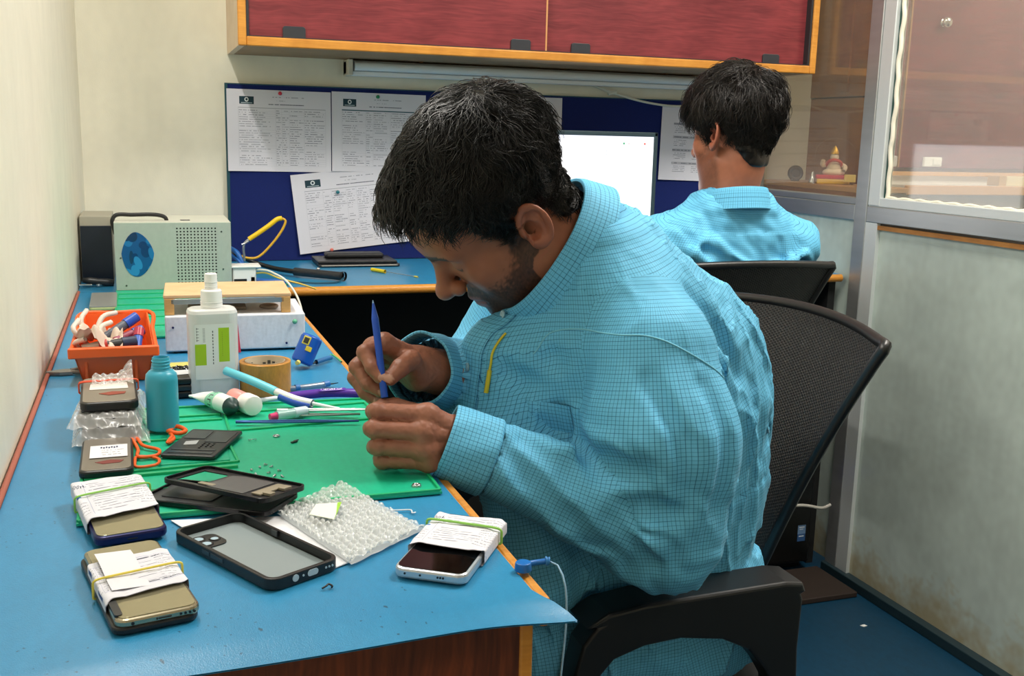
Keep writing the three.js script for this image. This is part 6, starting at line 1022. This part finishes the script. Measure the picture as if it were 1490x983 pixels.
  for (const [w, e, r] of [[WL, LE, 0.0395], [WR, ER, 0.0425]]) {
    const ax = V(...w).sub(V(...e)).normalize(), e1 = V(0, 1, 0).addScaledVector(ax, -ax.y).normalize(), e2 = ax.clone().cross(e1), c0 = V(...w);
    const prof = [[-0.05, r + 0.0035], [-0.047, r + 0.0062], [-0.03, r + 0.0058], [0.002, r + 0.0035], [0.008, r + 0.003], [0.009, r + 0.0015], [0.008, r - 0.0005], [-0.015, r - 0.001]];
    part(man, 'cuff', sheet((u, v) => { const k = v * (prof.length - 1), i = Math.min(prof.length - 2, Math.floor(k)), f = k - i, s = mix(prof[i][0], prof[i + 1][0], f), an = u * 2 * Math.PI, R = mix(prof[i][1], prof[i + 1][1], f) + 0.0012 * Math.sin(an * 3 + 1) + 0.0006 * Math.sin(an * 7 + s * 90); const q = c0.clone().addScaledVector(ax, s).addScaledVector(e1, Math.cos(an) * R * 1.03).addScaledVector(e2, Math.sin(an) * R * 0.96); return [q.x, q.y, q.z, an * r * CHECK, s * CHECK]; }, 72, 28), mShirt, 'buttoned shirt cuff');
  }
  // trims laid on the cloth: march from outside onto the shirt
  const onto = (p, dir, fl = shirt) => { const q = p.clone(); for (let i = 0; i < 40; i++) { const d = fl(q.x, q.y, q.z); q.addScaledVector(dir, d * 0.7); } return q; };
  const strip = (a, b, dir, w, off, nu, nv, fl) => sheet((u, v) => { const c = a.clone().lerp(b, v); const s = w.clone().multiplyScalar(u - 0.5); const q = onto(c.add(s), dir, fl).addScaledVector(dir, -off); return [q.x, q.y, q.z, u * w.length() * CHECK, v * a.distanceTo(b) * CHECK]; }, nu, nv);
  { const dz = V(0, 0, -1), pts0 = [[0.4433, 1.0089], [0.4620, 1.0344], [0.4939, 1.0477], [0.5318, 1.0524], [0.5855, 1.0278], [0.6325, 0.9970], [0.6644, 0.9652]].map(q => V(q[0], q[1], 0)), cv = new THREE.CatmullRomCurve3(pts0).getPoints(44), pts = cv.map(({ x, y }) => { const q = onto(V(x, y, -0.93), dz); return [q.x, q.y, q.z + 0.0003]; }); part(man, 'armhole_seam', tube(pts, 0.0011, 120, 6), std(0x74c0da, 0.7), 'stitched armhole seam'); }
  const dF = V(1, -0.12, -0.12).normalize();
  part(man, 'placket', [strip(V(0.365, 1.075, -1.228), V(0.365, 0.9, -1.222), dF, V(0, 0, 0.034), 0.0035, 8, 30)], mShirt, 'button placket');
  const dP = V(0.72, -0.1, -0.69).normalize();
  part(man, 'chest_pocket', [strip(V(0.36, 0.965, -1.06), V(0.38, 0.86, -1.06), dP, V(0.045, 0, 0.045), 0.0035, 10, 14, (x, y, z) => smin(trunkD(x, y, z), rc(x, y, z, [0.41, 1.0, -1.25], 0.03, [0.415, 0.9, -1.25], 0.035), 0.1) + folds(x, y, z))], mShirt, 'chest pocket');
  for (const [y, z] of [[1.055, -1.226], [0.985, -1.224], [0.925, -1.222]]) { const q = onto(V(0.365, y, z), dF).addScaledVector(dF, -0.0045); const b = lathe([[0, 0.002], [0.003, 0.0018], [0.0045, 0.0026], [0.0055, 0.002], [0.0055, 0], [0, 0]], 18); b.applyQuaternion(new THREE.Quaternion().setFromUnitVectors(V(0, 1, 0), dF.clone().negate())); part(man, 'button', T(b, q.x, q.y, q.z), std(0x8fb8c8, 0.35)); }
  const ll = []; for (let i = 0; i <= 8; i++) { const q = onto(V(0.372, mix(1.035, 0.958, i / 8), -1.2 + 0.002 * i / 8), dF).addScaledVector(dF, -0.004); ll.push([q.x, q.y, q.z]); }
  part(man, 'lanyard', [tube(ll, 0.0016, 24, 6), tube(ll.slice(5), 0.003, 10, 6)], std(0xd9c62c, 0.5), 'yellow lanyard end hanging by the placket');
  // trousers and shoes
  const leg = (x, y, z) => { let d = rc(x, y, z, [0.58, 0.59, -1.2], 0.066, [0.33, 0.585, -1.19], 0.066); d = smin(d, rc(x, y, z, [0.33, 0.57, -1.17], 0.066, [0.37, 0.08, -1.17], 0.048), 0.03); d = Math.min(d, smin(rc(x, y, z, [0.6, 0.57, -1.36], 0.075, [0.34, 0.575, -1.37], 0.068), rc(x, y, z, [0.34, 0.57, -1.37], 0.066, [0.39, 0.08, -1.37], 0.048), 0.03)); return d + 0.004 * n3(x * 14, y * 8, z * 14); };
  part(man, 'trousers', nets(leg, [0.22, 0.0, -1.48], [0.7, 0.68, -1.06], 0.012), std(0x1e2730, 0.8), 'dark trousers');
  const shoe = (zc) => (x, y, z) => smax(smin(el(x, y, z, [0.33, 0.005, zc], [0.13, 0.05, 0.045]), rc(x, y, z, [0.4, 0.02, zc], 0.045, [0.39, 0.06, zc], 0.042), 0.03), FLOORY + 0.0005 - y, 0.004);
  for (const zc of [-1.17, -1.37]) part(man, 'shoe', nets(shoe(zc), [0.16, -0.06, zc - 0.08], [0.5, 0.14, zc + 0.08], 0.008), std(0x14110f, 0.4), 'black shoe');
}
{ // blue pencil in his right hand
  const t = thing('pencil', 'blue pencil held upright between thumb and finger', 'pencil');
  const a = V(0.246, 1.0758, -1.182), b = V(0.2542, 0.967, -1.156), d = b.clone().sub(a), L = d.length(), q = new THREE.Quaternion().setFromUnitVectors(V(0, 1, 0), d.clone().normalize());
  const put = (g, f) => { g.applyQuaternion(q); const c = a.clone().addScaledVector(d, f); return T(g, c.x, c.y, c.z); };
  part(t, 'shaft', put(cyl(0.0044, 0.0044, L * 0.82, 6), 0.57), std(0x1450c0, 0.35), 'blue hexagonal shaft');
  part(t, 'point', put(cyl(0.0012, 0.0044, L * 0.16, 6), 0.08), std(0x1450c0, 0.35)); part(t, 'tip', put(cyl(0.0004, 0.0012, 0.004, 6), -0.015), std(0x9ec4e8, 0.4));
}
{
  const t = thing('circuit_board', 'small dark phone board gripped in the hand above the mat', 'phone part', [0.262, 0.921, -1.128], 0.4);
  part(t, 'board', rb(0.012, 0.05, 0.018, 0.002, 0, 0, 0), mBlack); part(t, 'post', cyl(0.0028, 0.0028, 0.03, 12, 0, -0.0125, 0.008), std(0x23282a, 0.4));
}
// ---------------------------------------------------------------- the man at the monitor
{
  const man = thing('person', 'man in pale cyan shirt sitting with his back turned at the monitor', 'person');
  const HM = frame([1.262, 1.275, -2.085], [-0.3, -0.1, -0.95], [0, 1, -0.1]), HI = HM.clone().invert();
  const nb = V(1.25, 1.11, -2.09).applyMatrix4(HI), neckTo = [nb.x, nb.y, nb.z];
  const hf = (x, y, z) => headField(x, y, z, neckTo, -0.006) ;
  const headG = colored(nets(hf, [-0.16, -0.24, -0.11], [0.15, 0.16, 0.11], 0.0034), skinColour(0xa8664a, 0.5)); headG.applyMatrix4(HM);
  const HS = { l: [[1.17, 0.955, -2.5], [1.19, 0.937, -2.62], [1.2, 0.918, -2.69]], r: [[1.34, 0.955, -2.48], [1.33, 0.937, -2.6], [1.32, 0.918, -2.68]] };
  const skin = linc(0x9c6248);
  const hand = (h, s) => (x, y, z) => { let d = rc(x, y, z, h[0], 0.03, h[1], 0.027); for (let k = 0; k < 4; k++) { const o = (k - 1.5) * 0.019; d = smin(d, rc(x, y, z, h[1], 0.018, [h[1][0] + o, h[1][1] + 0.012, h[1][2] - 0.05], 0.011), 0.01); d = smin(d, rc(x, y, z, [h[1][0] + o, h[1][1] + 0.012, h[1][2] - 0.05], 0.009, [h[1][0] + o, h[1][1] + 0.003, h[1][2] - 0.1 + Math.abs(k - 1.5) * 0.008], 0.0075), 0.004); } return smin(d, rc(x, y, z, [h[1][0] + s * 0.02, h[1][1], h[1][2] - 0.01], 0.012, [h[1][0] + s * 0.045, h[1][1] - 0.002, h[1][2] - 0.055], 0.009), 0.006); };
  const hl = colored(nets(hand(HS.l, 1), [1.08, 0.88, -2.76], [1.3, 0.99, -2.42], 0.004), () => skin), hr = colored(nets(hand(HS.r, -1), [1.22, 0.88, -2.76], [1.45, 0.99, -2.42], 0.004), () => skin);
  const ST = [[-2.17, 0.55, 1.24, 0.1, 0.16], [-2.14, 0.68, 1.24, 0.1, 0.165], [-2.115, 0.82, 1.242, 0.105, 0.17], [-2.095, 0.95, 1.245, 0.108, 0.178], [-2.085, 1.03, 1.248, 0.1, 0.175], [-2.075, 1.09, 1.25, 0.082, 0.13], [-2.065, 1.125, 1.25, 0.068, 0.08]];
  const TR = trunk(ST);
  const trunkD = (x, y, z, g = 0) => { const o = TR.eval(z, y, x), a = o[2] - g, b = o[3] - g, m = Math.min(a, b); return (Math.sqrt((o[0] / a) ** 2 + ((x - o[4]) / b) ** 2 + (o[1] / (m * 0.7)) ** 2) - 1) * m * 0.92; };
  const SL = [1.085, 1.035, -2.1], EL = [1.02, 0.83, -2.22], SR = [1.405, 1.04, -2.06], ER = [1.46, 0.83, -2.2], WL = HS.l[0], WR = HS.r[0];
  const arms = (x, y, z, g = 0) => { let d = rc(x, y, z, SL, 0.062 - g, EL, 0.058 - g); d = smin(d, rc(x, y, z, EL, 0.056 - g, WL, 0.04 - g), 0.02); let e = rc(x, y, z, SR, 0.062 - g, ER, 0.058 - g); e = smin(e, rc(x, y, z, ER, 0.056 - g, WR, 0.04 - g), 0.02); return Math.min(d, e); };
  const creases = [[[1.12, 1.03, -1.99], [1.2, 0.97, -1.98], 0.01], [[1.15, 1.06, -2.0], [1.26, 1.0, -1.98], 0.009], [[1.4, 1.03, -1.985], [1.3, 0.985, -1.98], 0.01], [[1.38, 1.0, -1.98], [1.25, 0.97, -1.975], 0.009]];
  const shirt = (x, y, z) => { let t = trunkD(x, y, z); t = smin(t, rc(x, y, z, [1.19, 1.095, -2.075], 0.058, SL, 0.058), 0.045); t = smin(t, rc(x, y, z, [1.31, 1.095, -2.065], 0.058, SR, 0.058), 0.045); t = smin(t, arms(x, y, z), 0.025); if (t < 0.04) { for (const c of creases) t = smin(t, rc(x, y, z, c[0], c[2], c[1], c[2] * 0.5), 0.02); t += 0.005 * n3(x * 10, y * 7, z * 10 + 4) + 0.003 * n3(x * 24 + y * 18, y * 16 - x * 8, z * 24); } return smax(t, -rc(x, y, z, [1.25, 1.135, -2.085], 0.046, [1.25, 1.22, -2.08], 0.052), 0.006); };
  const regions = [{ d: (x, y, z) => trunkD(x, y, z) - 0.02, r: 0.17, uv: (x, y, z) => { const o = TR.eval(z, y, x); return [Math.atan2(o[0], x - o[4]), o[5] + o[1]]; } }, limb(SL, 0.062, EL, 0.058), limb(EL, 0.056, WL, 0.04), limb(SR, 0.062, ER, 0.058), limb(ER, 0.056, WR, 0.04)];
  const inner = colored(nets((x, y, z) => Math.min(smax(trunkD(x, y, z, 0.025) + 0.008, y - 1.09, 0.02), arms(x, y, z, 0.022) + 0.004), [0.92, 0.45, -2.56], [1.56, 1.15, -1.93], 0.015), () => skin);
  part(man, 'body', [headG, hl, hr, inner], mSkin);
  part(man, 'shirt', clothUV(nets(shirt, [0.9, 0.5, -2.58], [1.58, 1.2, -1.9], 0.0075), regions), mShirt, 'pale cyan shirt with a fine dark check');
  const fold = [[0, -0.012], [0.001, 0.012], [0.004, 0.02], [0.009, 0.02], [0.013, 0.01], [0.019, -0.016], [0.022, -0.026]];
  part(man, 'collar', sheet((u, v) => { const ph = mix(-160, 160, u) * D2R, k = v * (fold.length - 1), i = Math.min(fold.length - 2, Math.floor(k)), f = k - i; const r = mix(fold[i][0], fold[i + 1][0], f), al = mix(fold[i][1], fold[i + 1][1], f); const b = Math.cos(ph); return [1.25 + Math.sin(ph) * (0.064 + r), 1.142 + al + 0.014 * b, -2.062 + b * (0.062 + r), ph * 0.075 * CHECK, v * 0.08 * CHECK]; }, 70, 20), mShirt, 'folded shirt collar');
  const line2 = (x) => { const P = [[-0.2, -0.076], [-0.09, -0.076], [-0.06, -0.066], [-0.042, -0.03], [-0.032, 0.0], [-0.015, 0.036], [0.006, 0.034], [0.014, 0.0], [0.026, 0.004], [0.034, 0.034], [0.06, 0.05], [0.2, 0.08]]; for (let i = 1; i < P.length; i++) if (x <= P[i][0]) return mix(P[i - 1][1], P[i][1], (x - P[i - 1][0]) / (P[i][0] - P[i - 1][0])); return 0.08; };
  part(man, 'hair', makeHair(HM, (x, y, z) => headField(x, y, z, neckTo, -0.006, false), { line: line2, thick: (x, y, z) => 0.0065 + 0.009 * sstep(0.0, 0.04, y) + 0.013 * sstep(0.06, 0.13, y), crown: [-0.05, 0.14, 0.0], swirl: 1.3, len: (x, y, z) => y > 0.05 ? 0.042 : y > 0.0 ? 0.026 : 0.006, count: 9000, width: 0.0009, curl: 0.014, lift: 0.22, gravity: 0.06 }), new THREE.MeshPhysicalMaterial({ color: 0x17110e, roughness: 0.36, side: THREE.DoubleSide }), 'tousled dark brown hair, clipped at the nape');
  const leg = (x, y, z) => { let d = 1e9; for (const s of [-1, 1]) { const k = smin(rc(x, y, z, [1.245 + s * 0.08, 0.6, -2.13], 0.08, [1.245 + s * 0.1, 0.58, -2.56], 0.066), rc(x, y, z, [1.245 + s * 0.1, 0.57, -2.56], 0.064, [1.245 + s * 0.1, 0.05, -2.5], 0.048), 0.03); d = Math.min(d, k); } return d + 0.004 * n3(x * 14, y * 8, z * 14); };
  part(man, 'trousers', nets(leg, [1.0, -0.02, -2.68], [1.5, 0.72, -2.0], 0.014), std(0x1c2026, 0.8), 'dark trousers');
  for (const s of [-1, 1]) part(man, 'shoe', nets((x, y, z) => smax(el(x, y, z, [1.245 + s * 0.1, 0.005, -2.55], [0.045, 0.055, 0.13]), FLOORY + 0.0005 - y, 0.004), [1.245 + s * 0.1 - 0.08, -0.06, -2.72], [1.245 + s * 0.1 + 0.08, 0.1, -2.38], 0.009), std(0x14110f, 0.4), 'black shoe');
}
renderer.render(scene, camera);
